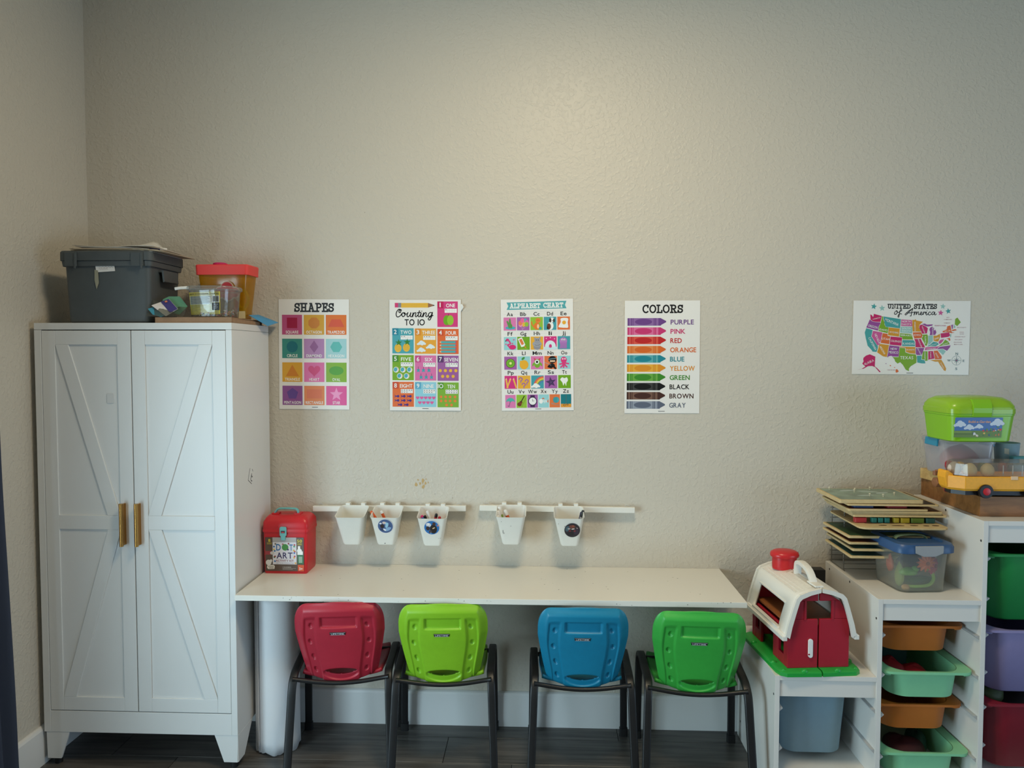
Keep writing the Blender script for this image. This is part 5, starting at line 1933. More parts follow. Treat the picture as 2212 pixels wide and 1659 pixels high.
def cup(label, xt, xb, zt, marks=()):
    """tapered pocket cup hooked over the rail: xt top centre, xb bottom centre, zt front rim height"""
    t = thing('rail_cup', label, 'cup', (xt, 2.762, zt - .111), group='white cups hooked on the wall rails')
    yb_, yf_ = .048, -.050
    dx = xb - xt
    slope = .027 / (yb_ - yf_)

    def rg(w, yf, yb, r_, z, sl, ox_):
        return [(p_[0] + ox_, p_[1] + (yf + yb) / 2, z + sl * (p_[1] + (yf + yb) / 2 - yf)) for p_ in rrect(w, yb - yf, r_, 5)]
    rings_ = [rg(.060, -.016, .044, .009, 0, 0, dx), rg(.068, -.020, .048, .012, .006, 0, dx), rg(.110, yf_, yb_, .014, .1095, slope, 0), rg(.114, yf_ - .002, yb_, .015, .1115, slope, 0),
              rg(.110, yf_, yb_ - .002, .013, .1115, slope, 0), rg(.064, -.018, .046, .010, .010, 0, dx)]
    b_ = MB().loft(rings_, True, True)
    bd_ = b_.build('cup_body', cupm, t, smooth=40)
    for sx in (-1, 1):
        MB().prism([(.0482, .128), (.0482, .1465), (.0705, .1465), (.0705, .136), (.0688, .136), (.0688, .1447), (.0498, .1447), (.0498, .128)], 'x', sx * .030 - .008, sx * .030 + .008).build('hook', cupm, t)
    for (u, v, du, dv) in marks:
        # smudge on the front wall, u across, v up 0..1
        y0 = -.020 - (.030) * v
        z0 = .006 + .1035 * v
        MB().add([(u - du, y0 - .0006, z0 - dv), (u + du, y0 - .0006 + .0, z0 - dv * .6), (u + du * .9, y0 - .0006, z0 + dv), (u - du * .7, y0 - .0006, z0 + dv * .8)], [(0, 1, 2, 3)]).build('smudge', dirt, bd_)
    return t, (dx,)


def sticker(cup_t, u, zc, kind):
    """round printed sticker stuck on the sloping cup front"""
    v = (zc - .006) / .1035
    yc = -.020 - .030 * v
    ang = math.atan2(.030, .1035)
    P_ = Print(200, 200, .060, .060, step=.0001)
    if kind == 0:
        P_.ell(100, 100, 100, 100, (226, 226, 230), 32)
        P_.up()
        P_.ell(100, 100, 95, 95, (66, 92, 138), 32)
        P_.up()
        for (cx, cy, rx, ry, ro, c_) in ((130, 140, 60, 22, -30, (132, 168, 204)), (60, 150, 40, 14, 20, (40, 58, 96)), (110, 60, 50, 16, 30, (166, 200, 226)), (150, 90, 34, 12, 60, (60, 80, 120))):
            P_.ell(cx, cy, rx * .8, ry, c_, 16, ro)
        P_.up()
        for (cx, cy, rx, ry, ro, c_) in ((60, 100, 26, 30, 0, (40, 34, 38)), (86, 52, 22, 18, 0, (216, 196, 186)), (120, 86, 18, 40, 20, (150, 196, 220)), (88, 150, 22, 12, 40, (228, 232, 236)), (40, 62, 16, 12, 0, (214, 220, 226))):
            P_.ell(cx, cy, rx, ry, c_, 12, ro)
    elif kind == 1:
        P_.ell(100, 100, 100, 100, (226, 226, 230), 32)
        P_.up()
        P_.ell(100, 100, 95, 95, (30, 110, 180), 32)
        P_.up()
        for (cx, cy, rx, ry, ro, c_) in ((120, 120, 46, 64, 0, (26, 24, 28)), (60, 60, 34, 28, 20, (206, 208, 214)), (50, 110, 24, 30, 0, (50, 36, 40)), (130, 46, 22, 22, 0, (66, 44, 44)), (80, 160, 20, 24, 0, (70, 60, 70))):
            P_.ell(cx, cy, rx, ry, c_, 14, ro)
        P_.up()
        for (cx, cy, rx, ry, ro, c_) in ((124, 106, 20, 8, -30, (220, 190, 150)), (178, 70, 8, 12, 0, (220, 120, 80)), (84, 178, 8, 8, 0, (120, 170, 210)), (58, 50, 14, 10, 0, (240, 240, 244))):
            P_.ell(cx, cy, rx, ry, c_, 10, ro)
    else:
        P_.ell(100, 100, 98, 98, (36, 34, 46), 32)
        P_.up()
        for (cx, cy, rx, ry, ro, c_) in ((40, 80, 26, 40, 20, (66, 92, 104)), (150, 120, 34, 40, 0, (52, 40, 60)), (100, 50, 40, 22, 0, (110, 60, 52)), (80, 150, 40, 26, 0, (24, 24, 36))):
            P_.ell(cx, cy, rx, ry, c_, 14, ro)
        P_.up()
        for (cx, cy, rx, ry, ro, c_) in ((60, 80, 20, 6, 0, (206, 190, 184)), (110, 82, 22, 7, -8, (226, 214, 206)), (160, 70, 12, 5, 30, (200, 180, 180)), (70, 110, 16, 10, 0, (120, 30, 44)), (130, 110, 14, 10, 0, (130, 40, 50)), (110, 40, 12, 6, 0, (180, 90, 60))):
            P_.ell(cx, cy, rx, ry, c_, 10, ro)
    so = P_.build('sticker', cup_t)
    so['label'] = 'round printed sticker in blue and black' if kind < 2 else 'round dark printed sticker'
    so.location = (u, yc - .0012, zc)
    so.rotation_euler = (PI / 2 + ang, 0, 0)
    return so


c1, _ = cup('plain white rail cup, empty, hung nearest the wardrobe', -.728, -.727, .852, ())
c2, _ = cup('white rail cup with a blue and white round sticker and orange markers', -.5925, -.5955, .853, ((-.005, .0, .002, .002),))
c3, _ = cup('white rail cup with a black and blue round sticker', -.4145, -.4165, .851, ((.03, .25, .001, .001), (.024, .24, .0008, .0008)))
c4, _ = cup('white rail cup without sticker, speckled with pencil marks, holding markers', -.116, -.116, .859, ((-.036, .85, .001, .001), (.0, .68, .0012, .001), (-.030, .5, .0008, .012), (-.026, .4, .001, .003)))
c5, _ = cup('white rail cup with a dark round sticker and one black capped marker', .1025, .106, .856, ((-.04, .82, .001, .001), (-.016, .72, .0015, .001)))
sticker(c2, .0015, .0775, 0)
sticker(c3, .0, .0755, 1)
sticker(c5, .012, .0655, 2)


def marker(label, tip, foot, body, cap, r=.0055, caplen=.35, name='marker_pen'):
    """felt marker standing in a cup: tip is the upper end"""
    tip, foot = Vector(tip), Vector(foot)
    d = tip - foot
    t = thing(name, label, 'marker', foot, group='markers in the wall cups')
    q = d.to_track_quat('Z', 'Y')
    t.rotation_euler = q.to_euler()
    L_ = d.length
    MB().lathe([(.0, 0), (r * .8, 0), (r, .004), (r, L_ * (1 - caplen)), (0, L_ * (1 - caplen))], 12, cap0=False, cap1=False).build('barrel', body, t, smooth=40)
    MB().lathe([(.0, L_ * (1 - caplen)), (r * 1.12, L_ * (1 - caplen) + .0002), (r * 1.05, L_ - .004), (r * .75, L_), (0, L_)], 12, cap0=False, cap1=False).build('cap', cap, t, smooth=40)
    return t


mw = mat('marker_white', (236, 234, 230), .35)
mo = mat('marker_orange', (226, 96, 40), .35)
mbk = mat('marker_black', (26, 24, 28), .35)
mrd = mat('marker_red', (196, 34, 48), .35)
mpk = mat('marker_pink', (232, 60, 140), .35)
mbl = mat('marker_blue', (40, 110, 180), .35)
mgn = mat('marker_green', (130, 170, 60), .35)
mgy = mat('marker_grey', (176, 178, 184), .35)
marker('orange capped marker with white barrel leaning left in its cup', (-.655, 2.757, .868), (-.592, 2.782, .76), mw, mo, caplen=.30)
marker('orange marker with white end leaning in the cup', (-.620, 2.777, .866), (-.575, 2.785, .76), mo, mw, caplen=.10)
marker('green marker with clear cap low in the cup', (-.652, 2.747, .853), (-.61, 2.775, .76), mgn, mat('marker_clear', (206, 206, 190), .3), caplen=.2)
marker('white marker standing out of the black and blue sticker cup', (-.440, 2.770, .869), (-.405, 2.785, .755), mw, mw)
marker('pink capped marker in the black and blue sticker cup', (-.460, 2.765, .852), (-.43, 2.785, .755), mpk, mpk)
marker('blue capped marker in the black and blue sticker cup', (-.455, 2.752, .846), (-.425, 2.776, .755), mbl, mbl)
marker('black capped marker in the black and blue sticker cup', (-.448, 2.762, .852), (-.42, 2.780, .755), mw, mbk)
marker('red marker with pointed black end in the cup', (-.403, 2.768, .858), (-.428, 2.785, .755), mrd, mbk, caplen=.12)
marker('red capped marker beside the wall of its cup', (-.390, 2.765, .848), (-.415, 2.782, .755), mw, mrd)
marker('white capped marker at the back corner of its cup', (-.164, 2.790, .884), (-.135, 2.788, .76), mgn, mw, caplen=.25, r=.007)
marker('white capped marker in the middle of the corner bunch', (-.167, 2.770, .871), (-.14, 2.784, .76), mbk, mw, caplen=.25, r=.007)
marker('white capped marker at the front corner of its cup', (-.166, 2.748, .856), (-.14, 2.772, .76), mrd, mw, caplen=.25, r=.007)
marker('orange marker with white cap leaning across its cup', (-.141, 2.776, .874), (-.10, 2.786, .76), mo, mw, caplen=.18, r=.007)
marker('grey barrelled marker with black cap leaning right', (.158, 2.770, .876), (.128, 2.786, .76), mgy, mbk, caplen=.22)
marker('dark navy marker behind the grey one', (.153, 2.786, .866), (.132, 2.79, .76), mat('navy_plastic', (32, 40, 92), .4), mat('navy_plastic', (32, 40, 92), .4))

# ================================================================== red craft case on the desk
BZ = DZT
kit = thing('craft_case', 'red plastic craft case with teal latch and DOT ART label on the desk', 'craft case', (-.970, 2.760, BZ + .0002), 0)
kr = mat('red_case_plastic', (206, 34, 44), .35)
kt = mat('teal_case_plastic', (112, 190, 192), .4)
b = MB()
b.loft([ring(rrect(.160, .108, .008, 4), 0), ring(rrect(.165, .112, .009, 4), .006), ring(rrect(.170, .116, .010, 4), .158)], True, True)
b.build('case_body', kr, kit, smooth=40)
b = MB()
b.loft([ring(rrect(.176, .122, .012, 4), .1585), ring(rrect(.177, .123, .012, 4), .166), ring(rrect(.174, .120, .012, 4), .170), ring(rrect(.175, .121, .012, 4), .1715), ring(rrect(.173, .118, .014, 4), .196), ring(rrect(.160, .100, .02, 4), .2105), ring(rrect(.146, .078, .02, 4), .218)], True, True)
b.build('lid', kr, kit, smooth=40)
for sx in (-1, 1):
    MB().box(-.008 + sx * .043 - .013, -.008 + sx * .043 + .013, -.022, .01, .212, .224).build('handle_socket', kr, kit, bevel=.002)
hp = smooth_path([(-.056, -.012, .220), (-.052, -.012, .226), (-.040, -.012, .238), (-.02, -.012, .240), (.012, -.012, .240), (.03, -.012, .238), (.036, -.012, .228), (.036, -.012, .220)], 4)
MB().tube(hp, .004, 8, r2=.0075, up=(0, 0, 1)).build('carry_handle', kt, kit, smooth=50)
b = MB()
b.prism([(p_[0] - .005, p_[1] + .163) for p_ in rrect(.026, .036, .006, 4)], 'y', -.0665, -.0605)
b.prism([(-.014, .147), (.004, .147), (.003, .130), (-.013, .130)], 'y', -.0665, -.0590)
lt = b.build('latch', kt, kit, bevel=.0012)
MB().box(-.0125, .0025, -.0670, -.0662, .1575, .1665).build('latch_slot', mbk, lt)
MB().box(-.0105, .0005, -.0673, -.0668, .1585, .1625).build('catch', kr, lt)
P = Print(840, 735, .148, .129)
dx_, dy_ = 300, 680
BR = (92, 74, 64)


def bb4(a, b_, c_, d_):
    return a - dx_, b_ - dy_, c_ - dx_, d_ - dy_


P.rect(0, 0, 840, 735, BR)
P.up()
P.rect(*bb4(462, 672 + 8, 978, 785), (176, 174, 176))
P.rect(*bb4(462, 785, 980, 1268), (226, 224, 232))
P.rect(*bb4(1005, 1278, 1138, 1413), (222, 96, 58))
P.up()
BLU, PRP = (34, 112, 176), (50, 34, 92)
P.text('D', *bb4(540, 820, 640, 965), BLU, True)
P.text('T', *bb4(828, 826, 902, 965), BLU, True)
P.ell(734 - dx_, 896 - dy_, 72, 72, (60, 142, 48), 28)
P.text('ART', *bb4(545, 1003, 895, 1138), PRP, True)
P.text('ACTIVITY KIT', *bb4(528, 1165, 916, 1210), (130, 28, 60), True)
P.text('PAINT DAUBER SPONGE BOTTLES', *bb4(530, 1232, 915, 1250), (110, 90, 120))
P.text('8', *bb4(370, 715, 418, 780), (226, 206, 60), True)
P.text('50', *bb4(995, 722, 1104, 784), (226, 206, 60), True)
for (a, b_) in ((795, 806), (820, 830)):
    P.rect(*bb4(340, a, 446, b_), (190, 172, 60))
for (a, b_) in ((800, 810), (820, 830), (838, 846)):
    P.rect(*bb4(1000, a, 1100, b_), (190, 172, 60))
for (x, y, c_) in ((492, 882, BLU), (524, 822, (120, 110, 100)), (490, 945, (224, 190, 90)), (508, 975, BLU), (498, 1112, (70, 110, 60)), (512, 1096, (150, 60, 60)), (508, 1200, BLU), (686, 830, (160, 90, 80)), (810, 815, (140, 60, 60)), (938, 842, (190, 50, 70)), (932, 876, (60, 160, 110)),
                 (922, 962, (226, 190, 80)), (944, 986, (200, 90, 70)), (932, 1020, (50, 110, 190)), (940, 1092, (196, 50, 90)), (928, 1122, (226, 180, 90)), (956, 1240, (228, 170, 80)), (795, 944, PRP)):
    P.ell(x - dx_, y - dy_, 20, 20, c_, 12)
# white bottle with green wrap, red dauber, white bear mark, small print
P.rect(*bb4(1012, 866, 1062, 930), WHT)
P.ell(1044 - dx_, 970 - dy_, 54, 50, WHT, 16)
P.rect(*bb4(1000, 980, 1118, 1060), WHT)
P.rect(*bb4(1000, 1056, 1130, 1255), (52, 112, 78))
P.rect(*bb4(303, 980, 440, 1060), (160, 60, 66))
P.ell(450 - dx_, 1022 - dy_, 46, 36, (206, 200, 196), 16)
P.ell(370 - dx_, 1230 - dy_, 62, 62, (224, 220, 214), 18)
P.ell(424 - dx_, 1192 - dy_, 26, 34, (224, 220, 214), 12)
P.poly([(a - dx_, b_ - dy_) for a, b_ in ((345, 1290), (480, 1280), (504, 1310), (492, 1370), (360, 1376), (330, 1340))], (228, 222, 212))
P.up()
P.text('IIIII', *bb4(1030, 1085, 1100, 1230), (190, 214, 196))
for k in range(6):
    P.rect(*bb4(362 + k * 20, 1304, 374 + k * 20, 1326), (120, 108, 98))
for k in range(4):
    P.rect(*bb4(384 + k * 24, 1338, 400 + k * 24, 1360), (120, 108, 98))
P.text('! WARNING', *bb4(672, 1318, 860, 1340), (214, 206, 200), True)
for k in range(2):
    P.rect(*bb4(672, 1352 + k * 20, 965 - k * 70, 1360 + k * 20), (180, 170, 164))
P.text('3+', *bb4(1032, 1330, 1110, 1390), WHT, True)
lo = P.build('label', kit)
lo.location = (-.002, -.0590, .0752)
lo.rotation_euler = (PI / 2 + .012, 0, 0)
lo['label'] = 'brown and white printed label reading DOT ART ACTIVITY KIT'
# ================================================================== toy barn on the lowest step
S1 = TZ[0]
BRZ = math.radians(5.5)
barn = thing('toy_barn', 'red toy barn with white roof and red cupola on a green base', 'toy barn', (.892, 2.545, S1 + .0003), BRZ)
bred = mat('barn_red_plastic', (168, 24, 44), .42, noise=(30, .03))
bwht = mat('barn_white_plastic', (232, 228, 218), .42)
bgrn = mat('barn_green_plastic', (32, 160, 62), .4)
bbrn = mat('barn_brown_plastic', (156, 96, 52), .5)
capm = mat('barn_cap_red', (202, 36, 42), .32)
BL = .30          # wall length
BW = .103         # half wall width
yF, yB = -.150, .150
# base halves
for sx in (-1, 1):
    out = [(sx * .0025, -.182), (sx * .115, -.178), (sx * .132, -.165), (sx * .138, -.14), (sx * .138, .145), (sx * .130, .165), (sx * .112, .175), (sx * .0025, .175)]
    inn = [(p_[0] * (.94 if abs(p_[0]) > .01 else 1), p_[1] * .96) for p_ in out]
    b = MB().loft([[(p_[0], p_[1], 0) for p_ in out], [(p_[0], p_[1], .012) for p_ in out], [(p_[0], p_[1], .017) for p_ in inn]], True, True)
    for (x, y, r_) in ((.055, -.172, .012), (.128, -.10, .012), (.128, .07, .012), (.120, -.160, .008)):
        blob(b, (sx * x, y, .014), (r_, r_ * .7, r_ * .8), 10, 6)
    b.build('base_half', bgrn, barn, smooth=35)
BF = .017


def gam(hw_, ze, hs, zs, zr, x0=None):
    return [(-hw_, ze), (-hs, zs), (0, zr), (hs, zs), (hw_, ze)]


ZE, ZS, ZR = .130, .236, .272
# front halves with a window cut out of the gable
for sx in (-1, 1):
    g = .0028
    wl, wb, wt = .044, .178, .238
    poly = [(g, BF), (BW, BF), (BW, .140), (.098, .165), (.085, .205), (.068, .238), (.035, .256), (g, .262), (g, .246)] if False else None
    b = MB()
    th0, th1 = yF, yF + .010
    # lower panel, outer strip, top strip around the window
    b.prism([(sx * g, BF), (sx * BW, BF), (sx * BW, .145), (sx * .098, wb), (sx * g, wb)], 'y', th0, th1)
    b.prism([(sx * wl, wb), (sx * .098, wb), (sx * .084, .215), (sx * .070, wt), (sx * wl, wt)], 'y', th0, th1)
    b.prism([(sx * g, wt), (sx * .070, wt), (sx * .035, .258), (sx * g, .266)], 'y', th0, th1)
    b.build('front_wall', bred, barn, bevel=.0018)
    b = MB()
    b.prism([(sx * (wl - .002), wb - .003), (sx * (wl + .006), wb - .003), (sx * (wl + .006), wt + .003), (sx * (wl - .002), wt + .003)], 'y', th0 - .002, th0 + .002)
    b.build('window_trim', bred, barn, bevel=.001)
    MB().prism([(sx * g, BF), (sx * BW, BF), (sx * BW, .145), (sx * .084, .215), (sx * .035, .258), (sx * g, .266)], 'y', yB - .010, yB).build('back_wall', bred, barn, bevel=.0018)
# side walls: left one with doorway and windows
xL0, xL1 = -BW, -BW + .010
for (ya, yb_, za, zb_) in ((yF + .010, -.118, BF, .142), (-.118, -.078, BF, .052), (-.118, -.078, .118, .142), (-.078, -.034, BF, .142), (-.034, .070, .125, .142), (.070, .086, BF, .142), (.086, .120, BF, .056), (.086, .120, .112, .142), (.120, yB - .010, BF, .142)):
    MB().box(xL0, xL1, ya, yb_, za, zb_).build('side_wall', bred, barn, bevel=.0012)
MB().box(-xL1, -xL0, yF + .010, yB - .010, BF, .142).build('side_wall', bred, barn, bevel=.0012)
MB().box(-BW + .011, BW - .011, yF + .011, yB - .011, .150, .156).build('loft_floor', bbrn, barn)
MB().lathe([(.007, .156), (.007, .185), (.004, .188)], 12, (-.05, -.11, 0)).build('loft_peg', mat('tan_peg', (206, 160, 100), .5), barn, smooth=40)
MB().box(-.022, -.018, .06, .068, .156, .225).build('ladder_rail', bwht, barn)
# roof halves: curved gambrel shell with a window in the left slope
RY0, RY1 = -.166, .166
TH = .007


def roof_sec(sx):
    return [(sx * .0025, .279), (sx * .038, .271), (sx * .069, .259), (sx * .078, .250), (sx * .0885, .218), (sx * .104, .166), (sx * .112, ZE), (sx * .1235, ZE - .002)]


for sx in (-1, 1):
    sec = roof_sec(sx)
    b = MB()
    ys = [RY0, RY0 + .026, -.098, .105, RY1 - .02, RY1]

    def skip(i, j):
        return sx == -1 and j == 2 and i in (3, 4, 5)
    n_ = len(sec)
    vs = [(p_[0], y, p_[1]) for y in ys for p_ in sec]
    fs = []
    for j in range(len(ys) - 1):
        for i in range(n_ - 1):
            if sx == -1 and j == 2 and i in (4, 5):
                continue
            fs.append((j * n_ + i, j * n_ + i + 1, (j + 1) * n_ + i + 1, (j + 1) * n_ + i))
    b.add(vs, fs)
    ro = b.build('roof_half', bwht, barn, smooth=28, solid=TH, offset=0)
    # eave rim and gable rims
    rim = MB()
    rim.box(min(sx * .112, sx * .128), max(sx * .112, sx * .128), RY0 - .002, RY1 + .002, ZE - .016, ZE - .001)
    rim.build('eave_rim', bwht, ro, bevel=.002)
    for yy in (RY0 - .003, RY1 - .005):
        inner = [(p_[0], p_[1]) for p_ in sec[:7]]
        outer = [(sx * .0025, .2845), (sx * .039, .2765), (sx * .072, .2640), (sx * .083, .252), (sx * .094, .219), (sx * .1095, .167), (sx * .118, ZE)]
        low = [(p_[0] * .93, p_[1] - .008) for p_ in inner]
        for k in range(6):
            pass
        g_ = MB()
        for k in range(6):
            g_.prism([low[k], low[k + 1], outer[k + 1], outer[k]], 'y', yy, yy + .010)
        bmj = g_.build('gable_rim', bwht, ro, smooth=30)
        bm2 = bmesh.new()
        bm2.from_mesh(bmj.data)
        bmesh.ops.remove_doubles(bm2, verts=bm2.verts, dist=.0004)
        bm2.to_mesh(bmj.data)
        bm2.free()
    # shingle ridges pressed into the top slope
    sh = MB()
    for r_ in range(6):
        for c_ in range(26):
            xs = .010 + r_ * .0115
            pz = (.279 - (xs - .0025) * .2254 if xs < .038 else .271 - (xs - .038) * .387) + TH / 2 + .0001
            yc = -.132 + c_ * .0106 + (r_ % 2) * .005
            if abs(yc - .088) < .050 and xs < .045:
                continue
            if xs < .02 and -.15 < yc < .03:
                continue
            sh.obox((sx * xs, yc, pz), (sx * .0046, 0, -.0014), (0, .0044, 0), (0, 0, .0005))
    sh.build('shingles', bwht, ro, kind='stuff')
# window surround in the left slope
b = MB()
fr_o = [(-.0935, .112), (-.0935, -.105)]
for (za, zb_, xa, xb_, ya, yb_) in ((.217, .223, -.094, -.086, -.105, .112), (.132, .140, -.121, -.108, -.105, .112)):
    b.box(xa, xb_, ya, yb_, za, zb_)
b.build('window_sill', bwht, barn, bevel=.001)
# handle over the ridge
hp = smooth_path([(0, -.108, ZR + .006), (0, -.098, ZR + .026), (0, -.07, ZR + .046), (0, -.03, ZR + .054), (0, -.004, ZR + .052), (0, .008, ZR + .044), (0, .012, ZR + .022), (0, .012, ZR + .004)], 5)
MB().tube(hp, .0075, 10, r2=.012, up=(0, 0, 1), square=True).build('carry_handle', bwht, barn, smooth=45)
MB().box(-.014, .014, -.150, -.09, ZR + .010, ZR + .0165).build('handle_pad', bwht, barn, bevel=.001)
# red cupola
b = MB().lathe([(.040, 0), (.041, .008), (.041, .043)], 28, (0, 0, 0))
b.xf(Matrix.Translation((-.012, .092, ZR + .004)) @ Matrix.Diagonal((1.05, .9, 1, 1))).build('cupola', capm, barn, smooth=40)
b = MB().lathe([(.041, .043), (.047, .044), (.0485, .050), (.046, .058), (.036, .064), (.015, .067), (0, .0675)], 28, (0, 0, 0), cap1=False)
b.xf(Matrix.Translation((-.012, .092, ZR + .004)) @ Matrix.Diagonal((1.05, .9, 1, 1))).build('cupola_cap', capm, barn, smooth=50)
# white swing latch
b = MB().prism([(p_[0] - .028, p_[1] + .083) for p_ in rrect(.015, .062, .0074, 5)], 'y', yF - .006, yF + .0005)
lo = b.build('latch', mat('latch_white', (238, 238, 236), .3), barn, bevel=.0015)
MB().prism([(p_[0] - .034, p_[1] + .064) for p_ in rrect(.006, .005, .002, 3)], 'y', yF - .0064, yF - .0055).build('latch_notch', bred, lo)

# ---- black box standing behind the barn
t = thing('flat_box', 'black box with a pale mark standing behind the toy barn', 'box', (.975, 2.765, S1), .03)
MB().box(-.085, .085, -.022, .022, 0, .238).build('box_body', mat('black_card', (20, 20, 22), .4), t, bevel=.002)
MB().box(.018, .040, -.0226, -.0218, .217, .221).build('mark', mat('grey_print', (120, 120, 124), .5), t)
MB().box(.026, .030, -.0227, -.0219, .205, .218).build('mark', MATS['grey_print'], t)

# ================================================================== middle step: wire rack of puzzles
S2 = TZ[1]
wire = mat('chrome_wire', (150, 146, 138), .3, metal=.9)
rk = thing('wire_rack', 'dark wire puzzle rack on the middle step', 'wire rack', (1.236, 2.742, S2))
X0, X1, Y0, Y1 = -.136, .136, -.058, .054
for sx in (X0, X1):
    b = MB().tube([(sx, Y0, .001), (sx, Y0, .222), (sx + .0001, Y1, .222), (sx, Y1, .001)], .0022, 6)
    b.build('side_frame', wire, rk, smooth=50)
    MB().tube([(sx, Y0 - .01, .0022), (sx, Y1 + .01, .0022)], .0020, 6).build('foot_wire', wire, rk, smooth=50)
levels = [.008, .026, .044, .062, .085, .110, .130, .150, .170, .190, .208]
for z in levels:
    for yy in (Y0 - .004, Y1 + .004):
        MB().tube([(X0 - .005, yy, z), (X1 + .005, yy, z)], .0014, 5).build('shelf_wire', wire, rk)
ply = wood_mat('plywood', (190, 164, 116), (222, 200, 156), axis=0, scale=5, rough=.5, stretch=10)
plye = mat('ply_edge', (206, 182, 134), .6, noise=(80, .06))
art = {'sea': mat('print_sea', (128, 148, 132), .3, noise=(22, .35)), 'red': mat('print_red', (96, 44, 36), .5, noise=(25, .5)), 'dark': mat('print_dark', (46, 38, 34), .5, noise=(30, .6)),
       'green': mat('print_green', (44, 74, 44), .4, noise=(25, .6)), 'tan': mat('print_tan', (206, 184, 138), .5, noise=(20, .1)), 'teal': mat('print_teal', (44, 86, 84), .45, noise=(25, .6))}


def puzzle(label, cx, yf, z, w, d, th, face, rz=0.0, pitch=0.0, rnd=.006, roll=0.0):
    t = thing('puzzle_board', label, 'puzzle', (cx, yf + d / 2, z), rot=(pitch, roll, rz), group='wooden puzzle boards in the wire rack')
    o_ = MB().prism(rrect(w, d, rnd, 4), 'z', 0, th).build('board', plye, t, bevel=.0008, segs=1)
    MB().prism(rrect(w - .016, d - .016, rnd, 4), 'z', th + .0001, th + .0006).build('picture', art[face], t)
    return t


# (boards rest one on another above the rack and on the wires inside it)
pz = S2 + .2245
puzzle('lowest of the thin puzzle boards resting on top of the wire rack', 1.239, 2.560, pz, .318, .245, .0065, 'dark', 0, 0)
puzzle('thin puzzle board second up from the rack top, edge to edge with its neighbours', 1.229, 2.563, pz + .0075, .310, .245, .005, 'dark', .01)
puzzle('thin dark printed puzzle board third up from the rack top', 1.227, 2.558, pz + .0137, .312, .24, .0065, 'red', -.008)
puzzle('short puzzle board with blue and red picture under the wide thin one', 1.195, 2.555, pz + .0215, .272, .24, .0075, 'red', .012)
puzzle('wide thin puzzle board directly under the pegged top board', 1.213, 2.552, pz + .0400, .308, .245, .0055, 'dark', -.01)
for (dx, dy) in ((-.1, .05), (-.1, .18), (.1, .05), (.1, .18)):
    pass
t = thing('puzzle_piece', 'chunky blue puzzle piece between the upper boards', 'puzzle piece', (1.12, 2.585, pz + .0298))
MB().prism(rrect(.07, .03, .008, 4), 'z', 0, .0098).build('piece', mat('piece_blue', (44, 66, 110), .5), t, bevel=.001)
t = thing('puzzle_piece', 'chunky red puzzle piece between the upper boards', 'puzzle piece', (1.235, 2.585, pz + .0298))
MB().prism(rrect(.07, .03, .008, 4), 'z', 0, .0098).build('piece', mat('piece_red', (150, 36, 40), .5), t, bevel=.001)
t = thing('puzzle_piece', 'dark puzzle piece at the back between the upper boards', 'puzzle piece', (1.19, 2.74, pz + .0298))
MB().prism(rrect(.1, .05, .008, 4), 'z', 0, .0098).build('piece', mat('piece_dark', (40, 50, 60), .5), t, bevel=.001)
top = puzzle('topmost thick puzzle board with sea picture and small pegs', 1.176, 2.562, pz + .0465, .286, .222, .0125, 'sea')
for (x, y) in ((-.105, .08), (-.035, .03), (-.01, -.04), (.03, -.055), (.045, .085), (.085, -.02), (-.02, .06)):
    b = MB().lathe([(.0018, 0), (.0018, .006), (.0036, .0065), (.0036, .0095), (.002, .0105)], 10, (x, y, .0131))
    b.build('peg', mat('peg_cream', (222, 212, 184), .4), top, smooth=40)
pl = MB()
for (x, y, sx, sy, ro) in ((-.05, .06, .03, .012, .3), (.02, .045, .035, .01, -.2), (-.02, -.03, .03, .008, .1), (.06, .02, .028, .012, .5)):
    pl.prism([(x + sx * math.cos(a * PI / 6 + 0) * math.cos(ro) - sy * math.sin(a * PI / 6) * math.sin(ro), y + sx * math.cos(a * PI / 6) * math.sin(ro) + sy * math.sin(a * PI / 6) * math.cos(ro)) for a in range(12)], 'z', .0131, .0135)
pl.build('picture_shape', mat('pale_print', (176, 190, 184), .4), top, kind='stuff')
# larger board pulled forward, with bright raised pieces
bigb = puzzle('large round-cornered puzzle board with cut-out shapes, pulled forward', 1.232, 2.505, S2 + .1935, .300, .285, .006, 'tan', 0, .0, .028)
for (x, y, sx, sy) in ((-.06, -.105, .014, .006), (-.01, -.108, .022, .006), (.045, -.106, .014, .006), (.085, -.108, .010, .006), (.118, -.104, .012, .007), (-.08, -.075, .03, .006), (-.02, -.072, .03, .006), (.06, -.074, .03, .006)):
    MB().prism([(x + sx * math.cos(a * PI / 6), y + sy * math.sin(a * PI / 6)) for a in range(12)], 'z', .0067, .0072).build('cut_out', mat('cut_out_dark', (92, 66, 46), .7), bigb)
bx_ = 0
for (lab, x, w_, c_) in (('red block puzzle piece on the pulled-out board', -.118, .040, (190, 50, 50)), ('teal block puzzle piece beside the red one', -.072, .018, (40, 130, 116)), ('teal block puzzle piece between two teal ones', -.050, .018, (44, 136, 122)), ('teal block puzzle piece next to a yellow one', -.028, .018, (44, 136, 126)),
                         ('small yellow block puzzle piece', .004, .018, (206, 182, 50)), ('wide yellow block puzzle piece', .034, .030, (206, 182, 50)), ('olive green block puzzle piece', .076, .044, (110, 138, 50)), ('dark teal block puzzle piece at the end of the row', .120, .030, (40, 96, 90))):
    t = thing('puzzle_block', lab, 'puzzle piece', (1.232 + x, 2.588, S2 + .2005))
    MB().prism(rrect(w_, .022, .004, 3), 'z', 0, .0175).build('block', mat('block_%d%d%d' % c_, c_, .5), t, bevel=.0015)
puzzle('dark green printed puzzle board on the wires below the pulled-out board', 1.200, 2.535, S2 + .1535, .290, .235, .008, 'green', .0, -.02)
